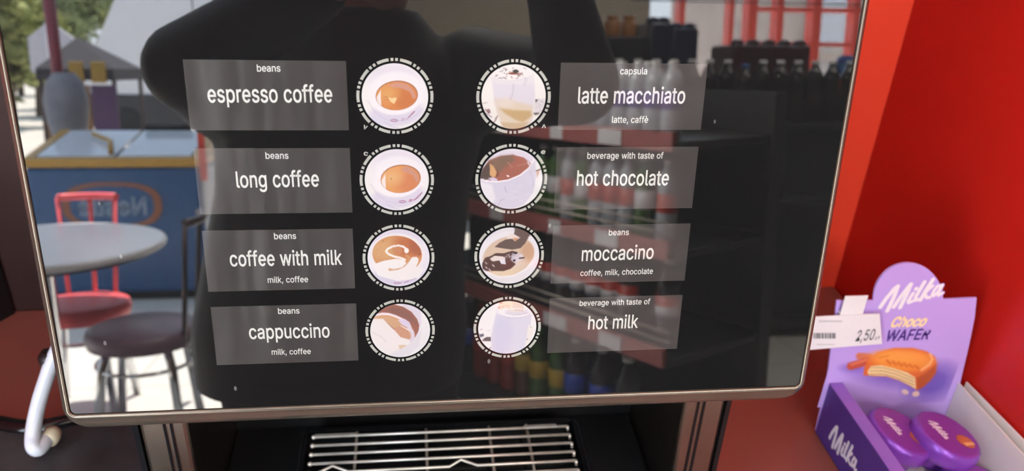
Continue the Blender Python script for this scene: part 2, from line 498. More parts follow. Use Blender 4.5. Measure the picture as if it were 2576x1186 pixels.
# ------------------------------------------------------------------ lettering
GLYPHS = {
',': (188, '38,-119 68,71 137,71 84,-119'),
'0': (453, '227,-7 174,1 130,24 95,62 69,113 53,178 48,254 53,330 69,395 95,447 130,484 174,508 227,516 279,508 323,484 358,447 384,395 400,330 405,254 400,178 384,113 359,62 323,24 279,1|227,50 261,56 290,74 313,103 330,144 340,194 344,254 340,314 330,365 313,405 290,435 261,453 227,460 192,453 163,435 140,405 123,365 113,314 109,254 113,194 123,144 140,103 163,74 192,56'),
'2': (453, '64,0 64,47 234,229 261,257 282,282 299,305 311,327 318,348 320,371 317,397 308,419 293,436 273,449 250,457 224,460 196,457 172,447 153,433 139,413 130,390 127,362 66,362 71,405 86,442 111,473 143,496 182,511 225,516 268,511 306,497 337,474 361,445 376,411 381,372 378,345 371,318 357,290 336,259 306,223 267,180 153,60 153,57 389,57 389,0'),
'5': (453, '221,-7 178,-2 140,11 108,32 83,60 66,93 60,130 122,130 127,108 138,89 154,73 173,60 196,52 221,50 250,53 276,64 298,82 314,104 324,131 328,162 324,193 314,221 297,244 275,262 248,273 218,277 192,275 167,268 145,258 128,246 67,253 96,509 366,509 366,452 151,452 134,301 136,301 155,315 178,325 203,331 229,334 263,330 294,321 321,306 345,285 364,260 379,231 388,199 391,163 385,117 369,76 343,41 309,15 268,-1'),
'A': (480, '16,0 201,509 276,509 463,0 395,0 287,302 276,334 264,372 250,420 232,478 245,478 228,419 213,371 201,333 191,302 85,0|110,142 110,199 370,199 370,142'),
'C': (510, '267,-7 205,1 150,25 104,63 70,115 48,179 40,254 48,329 70,393 104,445 150,484 205,508 267,516 305,513 340,504 373,490 402,471 427,447 448,418 463,385 473,348 408,348 401,373 389,395 375,413 357,428 337,440 315,449 292,454 267,456 223,450 184,432 150,403 125,364 109,314 103,254 109,194 125,145 151,105 184,76 223,59 267,53 292,55 315,60 337,69 357,81 375,96 389,114 401,136 408,160 473,160 463,124 448,91 428,62 402,38 373,19 341,5 305,-4'),
'E': (419, '60,0 60,509 372,509 372,452 125,452 125,286 355,286 355,229 125,229 125,57 375,57 375,0'),
'F': (410, '60,0 60,509 369,509 369,452 125,452 125,278 346,278 346,221 125,221 125,0'),
'N': (523, '60,0 60,509 136,509 343,183 352,169 363,151 375,130 388,107 401,82 414,55 405,54 402,81 401,108 400,134 399,157 399,195 399,509 463,509 463,0 387,0 202,290 190,310 177,331 164,354 148,381 108,452 119,454 122,384 123,354 124,328 125,307 125,291 125,0'),
'R': (449, '60,0 60,509 236,509 290,504 333,489 367,465 390,433 405,395 409,352 405,309 390,271 367,240 333,217 289,203 236,198 96,198 96,255 234,255 269,258 298,267 319,281 334,300 342,324 345,352 342,380 334,405 319,425 298,440 269,449 233,452 125,452 125,0|353,0 230,229 303,229 428,0'),
'W': (686, '155,0 16,509 82,509 163,196 170,171 175,145 181,120 187,94 192,67 197,40 189,40 194,67 200,94 205,120 211,145 218,171 224,196 306,509 380,509 462,196 468,171 474,145 480,120 486,94 492,67 497,40 488,40 493,67 499,94 504,120 510,145 523,196 603,509 670,509 530,0 455,0 368,323 359,356 351,391 344,431 336,475 350,475 342,433 335,395 327,359 318,323 230,0'),
'a': (389, '160,-9 126,-5 94,5 68,22 48,45 35,73 30,108 34,138 43,161 58,179 78,193 100,203 125,211 152,216 178,220 209,224 234,227 252,230 265,235 273,243 276,255 276,257 273,279 267,297 256,311 240,322 220,329 196,331 171,329 149,322 132,313 118,301 107,288 100,274 41,291 57,322 79,346 104,364 133,375 163,382 194,384 215,383 239,379 263,372 286,360 306,343 322,320 333,290 337,251 337,0 277,0 277,52 272,52 264,38 252,25 236,12 215,1 190,-6|170,45 202,49 228,59 248,74 263,93 272,115 276,138 276,190 270,186 259,182 246,179 231,176 216,173 200,171 175,168 154,164 134,159 117,150 103,139 95,124 92,105 94,87 102,72 114,61 130,52 149,47'),
'b': (424, '229,-8 198,-5 172,4 153,17 138,31 127,46 118,59 112,59 112,0 53,0 53,509 114,509 114,319 118,319 127,331 137,346 152,360 171,373 197,381 229,384 274,378 313,361 345,332 370,293 385,245 390,189 385,133 370,84 346,45 313,16 274,-2|220,47 253,51 279,66 301,88 316,117 325,151 328,189 325,227 316,261 301,290 280,311 253,325 220,330 188,325 161,312 140,291 125,263 116,229 113,189 116,150 125,115 140,86 162,65 188,51'),
'c': (396, '207,-8 159,-2 117,16 82,46 56,85 40,133 34,187 40,243 56,291 82,330 117,360 159,378 207,384 234,383 260,377 284,368 305,356 324,341 340,322 353,301 362,277 303,262 298,276 290,289 281,301 270,311 257,319 242,325 226,329 207,330 173,325 145,310 124,287 108,258 99,224 96,187 99,151 108,117 124,89 145,66 173,51 207,46 226,48 243,52 258,58 271,66 282,76 292,89 299,102 304,117 363,102 354,78 341,56 325,37 306,21 285,9 261,-1 235,-6'),
'e': (404, '212,-8 161,-2 117,16 82,46 56,85 40,132 34,187 39,242 55,290 81,329 115,359 157,378 205,384 236,382 266,374 294,361 319,341 341,315 357,282 368,242 371,194 371,169 75,169 75,221 338,221 310,202 307,237 298,269 283,294 263,314 237,326 205,330 173,326 146,313 125,294 109,270 99,241 96,211 96,178 100,139 110,106 128,80 151,61 179,50 212,46 234,48 254,53 271,61 285,73 297,88 306,105 365,91 353,63 335,39 311,19 283,4 249,-5'),
'f': (254, '228,379 228,327 6,327 6,379|81,0 81,432 84,461 96,486 113,505 135,519 161,527 187,530 207,529 222,527 234,524 243,521 227,468 215,472 206,473 195,474 171,470 154,460 145,443 142,419 142,0'),
'g': (425, '207,-151 168,-148 134,-140 105,-127 82,-110 64,-91 51,-69 101,-41 110,-53 122,-66 136,-78 154,-88 178,-95 207,-97 249,-92 282,-75 304,-47 311,-6 311,68 306,68 298,56 287,41 272,28 252,16 227,8 195,5 152,10 113,27 80,53 55,90 39,136 34,191 39,246 55,293 80,332 112,361 152,378 196,384 228,382 253,373 273,360 288,346 299,331 308,319 313,319 313,379 372,379 372,-9 367,-54 350,-90 324,-117 291,-136 251,-147|205,59 237,63 264,75 285,95 300,121 309,154 312,193 309,231 300,264 285,291 264,312 237,325 205,330 172,325 145,312 124,290 109,262 99,229 96,193 99,155 109,123 124,96 145,76 172,63'),
'h': (410, '114,227 114,0 53,0 53,509 114,509 114,287 102,287 124,332 152,362 187,379 227,384 264,380 295,369 321,349 341,321 353,285 357,240 357,0 296,0 296,235 290,275 273,304 246,323 210,329 184,326 161,317 141,303 126,283 117,257'),
'i': (167, '53,0 53,379 114,379 114,0|84,443 67,446 54,455 44,468 41,483 44,499 54,512 67,521 84,524 100,521 114,512 123,499 126,483 123,468 114,455 100,446'),
'k': (381, '110,137 110,212 121,212 284,379 360,379 184,199 177,199|53,0 53,509 114,509 114,0|294,0 148,186 191,229 372,0'),
'l': (189, '139,-2 101,3 74,20 58,47 53,84 53,509 114,509 114,99 115,77 120,62 130,54 146,52 160,53 170,54 181,3 172,1 162,-1 151,-2'),
'm': (610, '53,0 53,379 112,379 112,295 108,295 118,323 132,346 151,363 172,376 195,384 219,386 257,380 287,361 309,331 321,295 312,295 322,321 337,343 357,361 381,375 407,383 437,386 468,383 497,372 522,354 541,328 553,296 557,255 557,0 496,0 496,254 490,289 473,313 447,326 419,330 395,328 374,320 358,307 345,290 338,270 335,247 335,0 274,0 274,260 269,288 253,311 229,326 199,330 178,328 158,320 140,307 126,289 117,266 114,238 114,0'),
'n': (410, '114,227 114,0 53,0 53,379 112,379 112,287 102,287 124,332 152,362 187,379 227,384 264,380 295,369 321,349 341,321 353,285 357,240 357,0 296,0 296,235 290,275 273,304 246,323 210,329 184,326 161,317 141,303 126,283 117,257'),
'o': (415, '207,-8 159,-2 117,16 82,46 56,85 40,133 34,187 40,243 56,291 82,330 117,360 159,378 207,384 256,378 299,360 333,330 359,291 376,243 381,187 376,133 359,85 333,46 299,16 256,-2|207,46 242,51 270,66 292,89 307,117 316,151 319,187 316,224 307,258 292,287 270,310 242,325 207,330 173,325 145,310 124,287 108,258 99,224 96,187 99,151 108,117 124,89 145,66 173,51'),
'p': (424, '53,-143 53,379 112,379 112,319 118,319 126,331 137,346 152,360 171,373 197,381 229,384 274,378 313,361 345,332 370,293 385,245 390,189 385,133 370,84 346,45 313,16 274,-2 229,-8 198,-5 173,4 153,17 138,31 127,46 118,59 114,59 114,-143|220,47 253,51 279,66 301,88 316,117 325,151 328,189 325,227 316,261 301,290 280,311 253,325 220,330 188,325 161,312 140,291 125,263 116,229 113,189 116,150 125,115 140,86 162,65 188,51'),
'r': (259, '53,0 53,379 112,379 112,321 115,321 130,347 152,367 181,380 213,385 229,384 243,384 243,322 230,324 219,325 207,326 182,323 159,315 140,301 126,284 117,262 114,237 114,0'),
's': (365, '182,-8 145,-5 112,3 84,18 62,38 45,63 36,94 94,107 105,79 124,60 150,49 181,45 217,50 244,62 262,81 268,103 265,121 254,136 237,147 212,155 149,170 104,186 72,208 53,237 47,274 51,305 65,332 87,354 115,370 149,381 187,384 223,381 254,372 279,358 299,339 314,316 324,290 268,277 258,298 243,316 219,328 187,333 156,329 131,317 114,299 109,277 112,258 124,243 144,232 172,223 229,209 275,194 306,171 325,142 331,107 326,75 312,47 290,24 260,6 223,-5'),
't': (227, '204,379 204,327 6,327 6,379|65,471 126,471 126,98 128,76 136,61 150,53 170,50 185,51 202,54 213,2 203,-1 192,-3 180,-4 168,-4 125,2 92,21 72,52 65,93'),
'u': (410, '182,-5 146,-1 115,11 89,31 69,59 57,95 53,139 53,379 114,379 114,144 119,105 137,75 164,56 200,50 226,53 249,62 268,77 283,97 293,122 296,153 296,379 357,379 357,0 298,0 298,92 307,92 286,47 257,17 222,0'),
'v': (389, '163,0 17,379 84,379 165,155 177,121 187,87 196,53 206,21 184,21 194,53 203,87 213,121 224,155 305,379 371,379 226,0'),
'w': (567, '138,0 23,379 87,379 133,214 143,177 154,137 165,91 175,41 165,41 175,90 186,135 196,176 206,214 252,379 316,379 362,214 371,176 382,136 392,91 402,41 391,41 402,90 413,135 423,176 434,214 480,379 545,379 429,0 368,0 319,172 305,225 297,252 291,280 277,338 291,338 277,280 270,252 263,225 255,198 248,172 199,0'),
'z': (380, '42,0 42,46 254,320 254,323 48,323 48,379 333,379 333,331 126,60 126,56 339,56 339,0'),
'è': (404, '212,-8 161,-2 117,16 82,46 56,85 40,132 34,187 39,242 55,290 81,329 115,359 157,378 205,384 236,382 266,374 294,361 319,341 341,315 357,282 368,242 371,194 371,169 75,169 75,221 338,221 310,202 307,237 298,269 283,294 263,314 237,326 205,330 173,326 146,313 125,294 109,270 99,241 96,211 96,178 100,139 110,106 128,80 151,61 179,50 212,46 234,48 254,53 271,61 285,73 297,88 306,105 365,91 353,63 335,39 311,19 283,4 249,-5|180,429 114,529 182,529 230,429'),
'é': (404, '212,-8 161,-2 117,16 82,46 56,85 40,132 34,187 39,242 55,290 81,329 115,359 157,378 205,384 236,382 266,374 294,361 319,341 341,315 357,282 368,242 371,194 371,169 75,169 75,221 338,221 310,202 307,237 298,269 283,294 263,314 237,326 205,330 173,326 146,313 125,294 109,270 99,241 96,211 96,178 100,139 110,106 128,80 151,61 179,50 212,46 234,48 254,53 271,61 285,73 297,88 306,105 365,91 353,63 335,39 311,19 283,4 249,-5|177,429 225,529 293,529 227,429'),
'ł': (207, '151,-2 112,3 85,20 69,47 64,84 64,509 125,509 125,99 127,77 131,62 141,54 157,52 172,53 181,54 192,3 183,1 173,-1 162,-2|6,225 6,280 183,382 183,328'),
}


def _arc(cx, cy, rx, ry, a0, a1, n):
    return ['%.0f,%.0f' % (cx + rx * math.cos(math.radians(a0 + (a1 - a0) * i / n)), cy + ry * math.sin(math.radians(a0 + (a1 - a0) * i / n))) for i in range(n + 1)]


def _letter_e():
    bowl = _arc(205, 188, 171, 196, 4, 322, 22)[::-1] + _arc(205, 188, 106, 141, 4, 322, 22)
    bar = ['90,169', '90,219', '372,219', '372,169']
    return ' '.join(bowl) + '|' + ' '.join(bar)


for _k, _ac in (('e', ''), ('\u00e8', '|185,430 95,545 170,545 235,430'), ('\u00e9', '|185,430 240,545 315,545 235,430')):
    GLYPHS[_k] = (404, _letter_e() + _ac)


def text_polys(s, bold=0.0, shear=0.0):
    """list of (outer, holes) in em units plus total advance."""
    out, x = [], 0.0
    for ch in s:
        if ch == ' ':
            x += 0.21
            continue
        adv, dat = GLYPHS[ch]
        cs = []
        for c in dat.split('|'):
            p = np.array([[float(v) for v in q.split(',')] for q in c.split(' ')]) / 1000.0
            if bold:
                nx, pv = np.roll(p, -1, 0), np.roll(p, 1, 0)
                e1, e2 = p - pv, nx - p
                n1 = np.stack([-e1[:, 1], e1[:, 0]], 1) / np.maximum(np.linalg.norm(e1, axis=1), 1e-6)[:, None]
                n2 = np.stack([-e2[:, 1], e2[:, 0]], 1) / np.maximum(np.linalg.norm(e2, axis=1), 1e-6)[:, None]
                nn = n1 + n2
                ln = np.maximum(np.linalg.norm(nn, axis=1), 0.7)
                p = p + nn / ln[:, None] * bold
            a = 0.5 * np.sum(np.roll(p[:, 0], 1) * p[:, 1] - p[:, 0] * np.roll(p[:, 1], 1))
            p = p + np.array([x, 0])
            p[:, 0] += p[:, 1] * shear
            cs.append((a, p))
        outs = [p for a, p in cs if a < 0]
        hol = [p for a, p in cs if a > 0]
        for o_ in outs:
            hs = [h for h in hol if (h.min(0) > o_.min(0) - 1e-3).all() and (h.max(0) < o_.max(0) + 1e-3).all()]
            out.append((o_, hs))
        x += adv / 1000.0
    xs = [p[0] for p in out]
    return out, min(q[:, 0].min() for q in xs), max(q[:, 0].max() for q in xs)


def put_text(mb, s, fr, x0, x1, y0, size, y1=None, bold=0.012, shear=0.0, mi=0):
    """lay a line of lettering between x0 and x1 on baseline y0..y1 of frame fr."""
    polys, lo, hi = text_polys(s, bold, shear)
    y1 = y0 if y1 is None else y1
    for o_, hs in polys:
        edges = []
        for p in [o_] + hs:
            vs = []
            for a, b in p:
                t = (a - lo) / (hi - lo)
                vs.append(mb.bm.verts.new(fr(x0 + t * (x1 - x0), y0 + t * (y1 - y0) + b * size)))
            for i in range(len(vs)):
                edges.append(mb.bm.edges.new((vs[i - 1], vs[i])))
        r = bmesh.ops.triangle_fill(mb.bm, use_beauty=True, use_dissolve=False, edges=edges)
        for g in r['geom']:
            if isinstance(g, bmesh.types.BMFace):
                g.material_index = mi
    return mb


# ------------------------------------------------------------------ printed pictures (the ink pattern, held as a colour attribute)
class Paint:
    def __init__(self, X, Y):
        self.X, self.Y = X, Y
        self.c = np.zeros((len(X), 3)) + 255.0

    def fill(self, c):
        self.c[:] = c
        return self

    def _mix(self, a, c):
        a = np.clip(a, 0, 1)[:, None]
        self.c = self.c * (1 - a) + np.array(c, float)[None] * a
        return self

    def ell(self, cx, cy, rx, ry, c, rot=0, soft=6, al=1.0, clip=None, ring=None):
        r = math.radians(rot)
        dx, dy = self.X - cx, self.Y - cy
        a, b = dx * math.cos(r) + dy * math.sin(r), -dx * math.sin(r) + dy * math.cos(r)
        k = np.sqrt((a / rx) ** 2 + (b / ry) ** 2)
        d = (k - 1) * min(rx, ry)
        if ring:
            d = np.abs(d) - ring / 2
        m = np.clip(0.5 - d / soft, 0, 1) * al
        if clip is not None:
            m = m * clip
        return self._mix(m, c)

    def mell(self, cx, cy, rx, ry, rot=0, soft=6):
        r = math.radians(rot)
        dx, dy = self.X - cx, self.Y - cy
        a, b = dx * math.cos(r) + dy * math.sin(r), -dx * math.sin(r) + dy * math.cos(r)
        return np.clip(0.5 - (np.sqrt((a / rx) ** 2 + (b / ry) ** 2) - 1) * min(rx, ry) / soft, 0, 1)

    def _seg(self, P, closed):
        best = np.full(len(self.X), 1e9)
        n = len(P)
        for i in range(n if closed else n - 1):
            (x0, y0), (x1, y1) = P[i], P[(i + 1) % n]
            ex, ey = x1 - x0, y1 - y0
            t = np.clip(((self.X - x0) * ex + (self.Y - y0) * ey) / max(ex * ex + ey * ey, 1e-9), 0, 1)
            best = np.minimum(best, np.hypot(self.X - x0 - t * ex, self.Y - y0 - t * ey))
        return best

    def poly(self, P, c, soft=6, al=1.0, clip=None):
        d = self._seg(P, True)
        ins = np.zeros(len(self.X), bool)
        n = len(P)
        for i in range(n):
            (x0, y0), (x1, y1) = P[i], P[(i + 1) % n]
            cond = (y0 > self.Y) != (y1 > self.Y)
            xx = x0 + (self.Y - y0) * (x1 - x0) / (y1 - y0 if y1 != y0 else 1e-9)
            ins ^= cond & (self.X < xx)
        d = np.where(ins, -d, d)
        m = np.clip(0.5 - d / soft, 0, 1) * al
        if clip is not None:
            m = m * clip
        return self._mix(m, c)

    def line(self, P, w, c, soft=5, al=1.0, clip=None):
        m = np.clip(0.5 - (self._seg(P, False) - w / 2) / soft, 0, 1) * al
        if clip is not None:
            m = m * clip
        return self._mix(m, c)

    def speck(self, x0, x1, y0, y1, n, smin, smax, cols, seed=1):
        rg = random.Random(seed)
        for _ in range(n):
            x, y, a = rg.uniform(x0, x1), rg.uniform(y0, y1), rg.uniform(0, PI)
            L = rg.uniform(smin, smax)
            self.line([(x, y), (x + L * math.cos(a), y + L * 0.6 * math.sin(a))], L * 0.3, rg.choice(cols), 4, 0.9)
        return self


def paint_attr(me, cols, k=1.0):
    a = me.color_attributes.new('paint', 'FLOAT_COLOR', 'POINT')
    s = np.clip(cols / 255.0, 0, 1)
    l = np.where(s <= 0.04045, s / 12.92, ((s + 0.055) / 1.055) ** 2.4) * k
    buf = np.ones((len(cols), 4), np.float32)
    buf[:, :3] = np.clip(l, 0, 1)
    a.data.foreach_set('color', buf.ravel())


def raw_mesh(name, verts, faces, matname, parent=None, base=None, smooth=False):
    off = np.zeros(3)
    if parent is not None:
        p = parent
        while p is not None:
            off += np.array(p.location)
            p = p.parent
    elif base is not None:
        off = np.array(base, float)
    me = bpy.data.meshes.new(name)
    me.from_pydata([tuple(v) for v in (np.array(verts) - off)], [], faces)
    if smooth:
        me.polygons.foreach_set('use_smooth', [True] * len(me.polygons))
    me.materials.append(M[matname])
    o = bpy.data.objects.new(name, me)
    COL.objects.link(o)
    if parent is not None:
        o.parent = parent
    elif base is not None:
        o.location = Vector(tuple(off))
    return o


LOGO_STROKES = (
    ([(0.02, 0.02), (0.07, 0.16), (0.16, 0.33), (0.20, 0.36)], 1.0),
    ([(0.20, 0.36), (0.20, 0.2), (0.16, -0.09)], 1.0),
    ([(0.25, -0.04), (0.31, 0.14), (0.385, 0.30), (0.41, 0.34)], 1.0),
    ([(0.41, 0.34), (0.40, 0.18), (0.36, -0.08)], 1.0),
    ([(0.50, 0.15), (0.465, 0.02), (0.48, -0.02), (0.53, -0.01)], 0.85),
    ([(0.525, 0.225), (0.53, 0.23)], 0.95),
    ([(0.63, 0.33), (0.57, 0.08), (0.575, 0.0), (0.62, 0.0)], 0.9),
    ([(0.76, 0.34), (0.70, 0.15), (0.665, -0.02)], 0.95),
    ([(0.69, 0.08), (0.76, 0.18), (0.79, 0.21)], 0.8),
    ([(0.70, 0.08), (0.76, 0.0), (0.81, -0.01)], 0.8),
    ([(0.93, 0.17), (0.88, 0.19), (0.845, 0.12), (0.835, 0.04), (0.87, 0.0), (0.92, 0.07), (0.95, 0.18)], 0.75),
    ([(0.95, 0.18), (0.93, 0.04), (0.95, -0.01), (1.0, 0.02)], 0.75))


def script_logo(parent, fr, x, y, s, rise, back, ink=(236, 232, 240), n=150):
    """the brush-script confectioner's word mark, s wide, baseline rising by rise; printed on a thin patch of the carton's own colour."""
    a0, a1, b0, b1 = -0.06, 1.08, -0.17, 0.46 + max(rise, 0)
    m = int(n * (b1 - b0) / (a1 - a0))
    A, B = np.meshgrid(np.linspace(a0, a1, n + 1), np.linspace(b0, b1, m + 1))
    A, B = A.ravel(), B.ravel()
    P = Paint(A, B).fill((0, 0, 0))
    for pts, k in LOGO_STROKES:
        P.line([(p, q + p * rise) for p, q in pts], 0.075 * k, (255, 255, 255), 0.016)
    cov = P.c[:, :1] / 255.0
    fs = []
    for j in range(m):
        for i in range(n):
            q = (j * (n + 1) + i, j * (n + 1) + i + 1, (j + 1) * (n + 1) + i + 1, (j + 1) * (n + 1) + i)
            if max(cov[v, 0] for v in q) > 0.02:
                fs.append(q)
    used = sorted({v for q in fs for v in q})
    idx = {v: k for k, v in enumerate(used)}
    vs = [np.array(fr(x + A[v] * s, y + B[v] * s)) for v in used]
    o = raw_mesh('logo', vs, [tuple(idx[v] for v in q) for q in fs], 'printed_card', parent)
    c = cov[used] * np.array(ink, float)[None] + (1 - cov[used]) * np.array(back, float)[None]
    paint_attr(o.data, c)
    return o



def pixel_of(P):
    q = RW.T @ (np.array(P, float) - CAM)
    return FW / 2 + FPX * q[0] / -q[2], FH / 2 - FPX * q[1] / -q[2]


# ================================================================== THE SETTING
XW = 0.556            # face of the red side wall
ZT = 0.90             # counter top
struct(MB().box(-2.3, XW + 0.06, 0.50, 0.60, 0, 2.8).build('wall_back', 'back_panel_red'))
struct(MB().box(XW, XW + 0.06, -0.24, 0.50, 0, 2.8).build('wall_right', 'red_wall'))
struct(MB().box(XW + 0.06, 4.9, -0.24, -0.14, 0, 2.8).build('wall_front', 'dark_wall'))
struct(MB().box(-0.86, -0.80, -0.30, 0.50, 0, 2.8).build('wall_left', 'red_wall'))  # unseen wall added to block sky light from the left
struct(MB().box(-2.3, -0.86, -0.30, -0.20, 0, 2.8).build('wall_front_left', 'tan_wall'))
struct(MB().box(-2.4, -2.3, -1.9, -0.20, 0, 2.8).build('wall_terrace', 'tan_wall'))
struct(MB().box(-0.56, -0.06, -2.42, -2.32, 0, 2.8).build('wall_shopfront', 'tan_wall'))
struct(MB().box(4.8, 4.9, -7.2, -0.24, 0, 2.8).build('wall_side', 'dark_wall'))
struct(MB().box(-0.16, -0.06, -7.2, -2.3, 0, 2.8).build('wall_partition', 'dark_wall'))
struct(MB().box(-7.0, 4.9, -7.3, 0.6, -0.12, 0.0).build('floor', 'floor'))
struct(MB().box(-60, 60, -90, 0.6, -0.30, -0.13).build('ground', 'ground'))
cb = MB()
cb.box(-1.50, -0.06, -3.40, 0.60, 2.8, 2.95)
cb.box(-0.06, 4.9, -4.9, 0.60, 2.8, 2.95)
struct(cb.build('ceiling', 'ceiling'))

# unseen ceiling lamps added as fill light inside the shop
for k, (x, y) in enumerate(((0.40, -1.35), (1.5, -2.6), (2.9, -2.2))):
    t = thing('ceiling_lamp', (x, y, 2.8), ['square ceiling lamp over the aisle behind the photographer', 'square ceiling lamp above the bottle shelves',
              'square ceiling lamp in the far shop corner'][k], 'lamp', 'ceiling lamps')
    MB().box(x - 0.32, x + 0.32, y - 0.32, y + 0.32, 2.765, 2.80, bev=0.006).build('housing', 'white_gloss', t)
    MB().box(x - 0.29, x + 0.29, y - 0.29, y + 0.29, 2.755, 2.768).build('diffuser', 'lamp_bright' if k == 0 else 'lamp_shop', t)

# ================================================================== THE COUNTER
ct = thing('counter', (-0.12, 0.18, 0.0), 'dark red laminate counter carrying the coffee machine and sweets', 'counter')
MB().box(-0.798, XW - 0.002, -0.14, 0.498, ZT - 0.04, ZT, bev=0.004).build('worktop', 'counter', ct)
MB().box(-0.79, XW - 0.006, -0.10, 0.495, 0.08, ZT - 0.041).build('front_panel', 'counter', ct)
MB().box(-0.79, XW - 0.006, -0.07, 0.495, 0.0, 0.079).build('plinth', 'black_plastic', ct)

# ================================================================== THE COFFEE MACHINE
cm = thing('coffee_machine', (0, 0.25, ZT), 'black self-service coffee machine with a glossy drink selection panel', 'coffee machine')


def pf(a, b, c=0):        # panel frame, millimetres, c towards the viewer
    return Vector(tuple(pan(a, b, c)))


# glass front
GL, GR, GB, GT = -219.2, 219.2, -115.4, 380.0


def rrect(l, r, b, t, rad, n=6):
    out = []
    for cx, cy, a0 in ((r - rad, t - rad, 0), (l + rad, t - rad, 90), (l + rad, b + rad, 180), (r - rad, b + rad, 270)):
        for k in range(n + 1):
            a = math.radians(a0 + 90 * k / n)
            out.append((cx + rad * math.cos(a), cy + rad * math.sin(a)))
    return out


g = MB()
g.prism(rrect(GL, GR, GB, GT, 3.0), 4.0, pf)
g.build('front_panel', 'glass', cm)

# bezel: glossy moulded frame wrapped round the glass
loops = []
for side, bot, w, rad in ((0.5, 0.5, -1.2, 3.2), (0.7, 0.7, 0.6, 3.4), (1.5, 1.7, 1.3, 4.2), (2.4, 3.0, 0.6, 5.2), (3.0, 4.0, -0.6, 6.0), (4.6, 7.5, -1.8, 9), (6.6, 12.5, -5.2, 14),
                          (8.0, 15.2, -10.5, 18), (8.4, 16.0, -16, 19), (8.0, 15.5, -17.5, 19), (7.2, 14.5, -18, 18), (7.0, 14.2, -46, 18), (1.0, 3.0, -46.2, 14)):
    loops.append([(p, w) for p in rrect(GL - side, GR + side, GB - bot, GT + bot, rad, 8)])
b = MB()
R_ = [[b.bm.verts.new(pf(p[0], p[1], w)) for p, w in L] for L in loops]
for i in range(len(R_) - 1):
    for k in range(len(R_[0])):
        f = b.bm.faces.new((R_[i][k], R_[i][(k + 1) % len(R_[0])], R_[i + 1][(k + 1) % len(R_[0])], R_[i + 1][k]))
        f.smooth = True
b.build('bezel', 'dark_chrome', cm)

# body behind the panel and round the cup recess
h = MB()
h.prism(rrect(GL + 6, GR - 6, GB + 4, GT - 4, 12), 60, lambda a, b_, c=0: pf(a, b_, -5 + c), 0)
h.box(-0.185, 0.185, 0.11, 0.47, 1.185, 1.66, bev=0.02)
h.box(-0.198, 0.198, 0.235, 0.47, ZT + 0.004, 1.19)
h.box(-0.198, 0.198, 0.02, 0.47, ZT + 0.002, ZT + 0.022, bev=0.004)
h.build('housing', 'black_plastic', cm)
sp = MB()
for sx in (-0.022, 0.022):
    sp.lathe([(0.011, 0), (0.011, -0.03), (0.006, -0.055), (0.004, -0.055)], (sx, 0.13, 1.185), 14)
sp.box(-0.05, 0.05, 0.10, 0.20, 1.18, 1.20, bev=0.005)
sp.build('spout', 'black_gloss', cm)
for sx in (-1, 1):
    p = MB()
    xs = sorted((sx * 0.198, sx * 0.233))
    p.box(xs[0], xs[1], 0.10, 0.30, ZT + 0.002, 1.15, bev=0.003)
    for gx in (0.2085, 0.2135):
        x0, x1 = sorted((sx * gx, sx * (gx + 0.0016)))
        p.box(x0, x1, 0.0985, 0.1006, ZT + 0.003, 1.149, mi=1)
    x0, x1 = sorted((sx * 0.2335, sx * 0.2375))
    p.box(x0, x1, 0.099, 0.31, ZT + 0.002, 1.15, mi=1)
    p.build('side_pillar', ['champagne', 'black_gloss'], cm)

# ------------------------------------------------------------------ labels
TS, CS = 17.2, 7.0
LAB = [
    ('espresso', (-136.3, -55.8), 86.6, 50.4, [('caption', 'beans', 647, 706, 180, 180, CS), ('title', 'espresso coffee', 523.7, 837, 257.5, 257, TS)]),
    ('long', (-136.1, -55.8), 40.8, 4.6, [('caption', 'beans', 668.5, 726, 399.5, 399.5, CS), ('title', 'long coffee', 595.7, 803.5, 472, 469, TS)]),
    ('milk', (-136.2, -56.1), -4.8, -40.8, [('caption', 'beans', 690, 745.4, 602, 601, CS), ('title', 'coffee with milk', 579.5, 861, 670, 666, TS),
                                           ('subtitle', 'milk, coffee', 674, 775.7, 712, 710, CS)]),
    ('cappuccino', (-136.0, -55.9), -50.2, -86.9, [('caption', 'beans', 700, 753.8, 790, 789, CS), ('title', 'cappuccino', 627.7, 830, 853, 849, TS),
                                                 ('subtitle', 'milk, coffee', 684, 782.5, 893, 891, CS)]),
    ('latte', (55.9, 136.5), 86.8, 50.5, [('caption', 'capsula', 1559.5, 1627.5, 187, 187, CS), ('title', 'latte macchiato', 1453.3, 1722, 260, 260, TS),
                                          ('subtitle', 'latte, caff\u00e8', 1539, 1630, 309, 309, CS)]),
    ('chocolate', (55.8, 136.3), 40.9, 4.7, [('caption', 'beverage with taste of', 1477, 1668, 399.5, 399, CS), ('title', 'hot chocolate', 1450.4, 1681.4, 467, 466, TS)]),
    ('moccacino', (55.8, 136.5), -4.7, -40.7, [('caption', 'beans', 1531, 1581.6, 592.5, 591.5, CS), ('title', 'moccacino', 1462.6, 1643, 657, 651, TS),
                                              ('subtitle', 'coffee, milk, chocolate', 1459.5, 1642, 694.5, 689, CS)]),
    ('hotmilk', (55.8, 136.3), -50.0, -86.2, [('caption', 'beverage with taste of', 1457.5, 1635, 770, 765.5, CS), ('title', 'hot milk', 1479, 1604, 829, 825, TS)]),
]
LNAME = {'espresso': 'grey label reading espresso coffee', 'long': 'grey label reading long coffee', 'milk': 'grey label reading coffee with milk',
         'cappuccino': 'grey label reading cappuccino', 'latte': 'grey label reading latte macchiato', 'chocolate': 'grey label reading hot chocolate',
         'moccacino': 'grey label reading moccacino', 'hotmilk': 'grey label reading hot milk'}
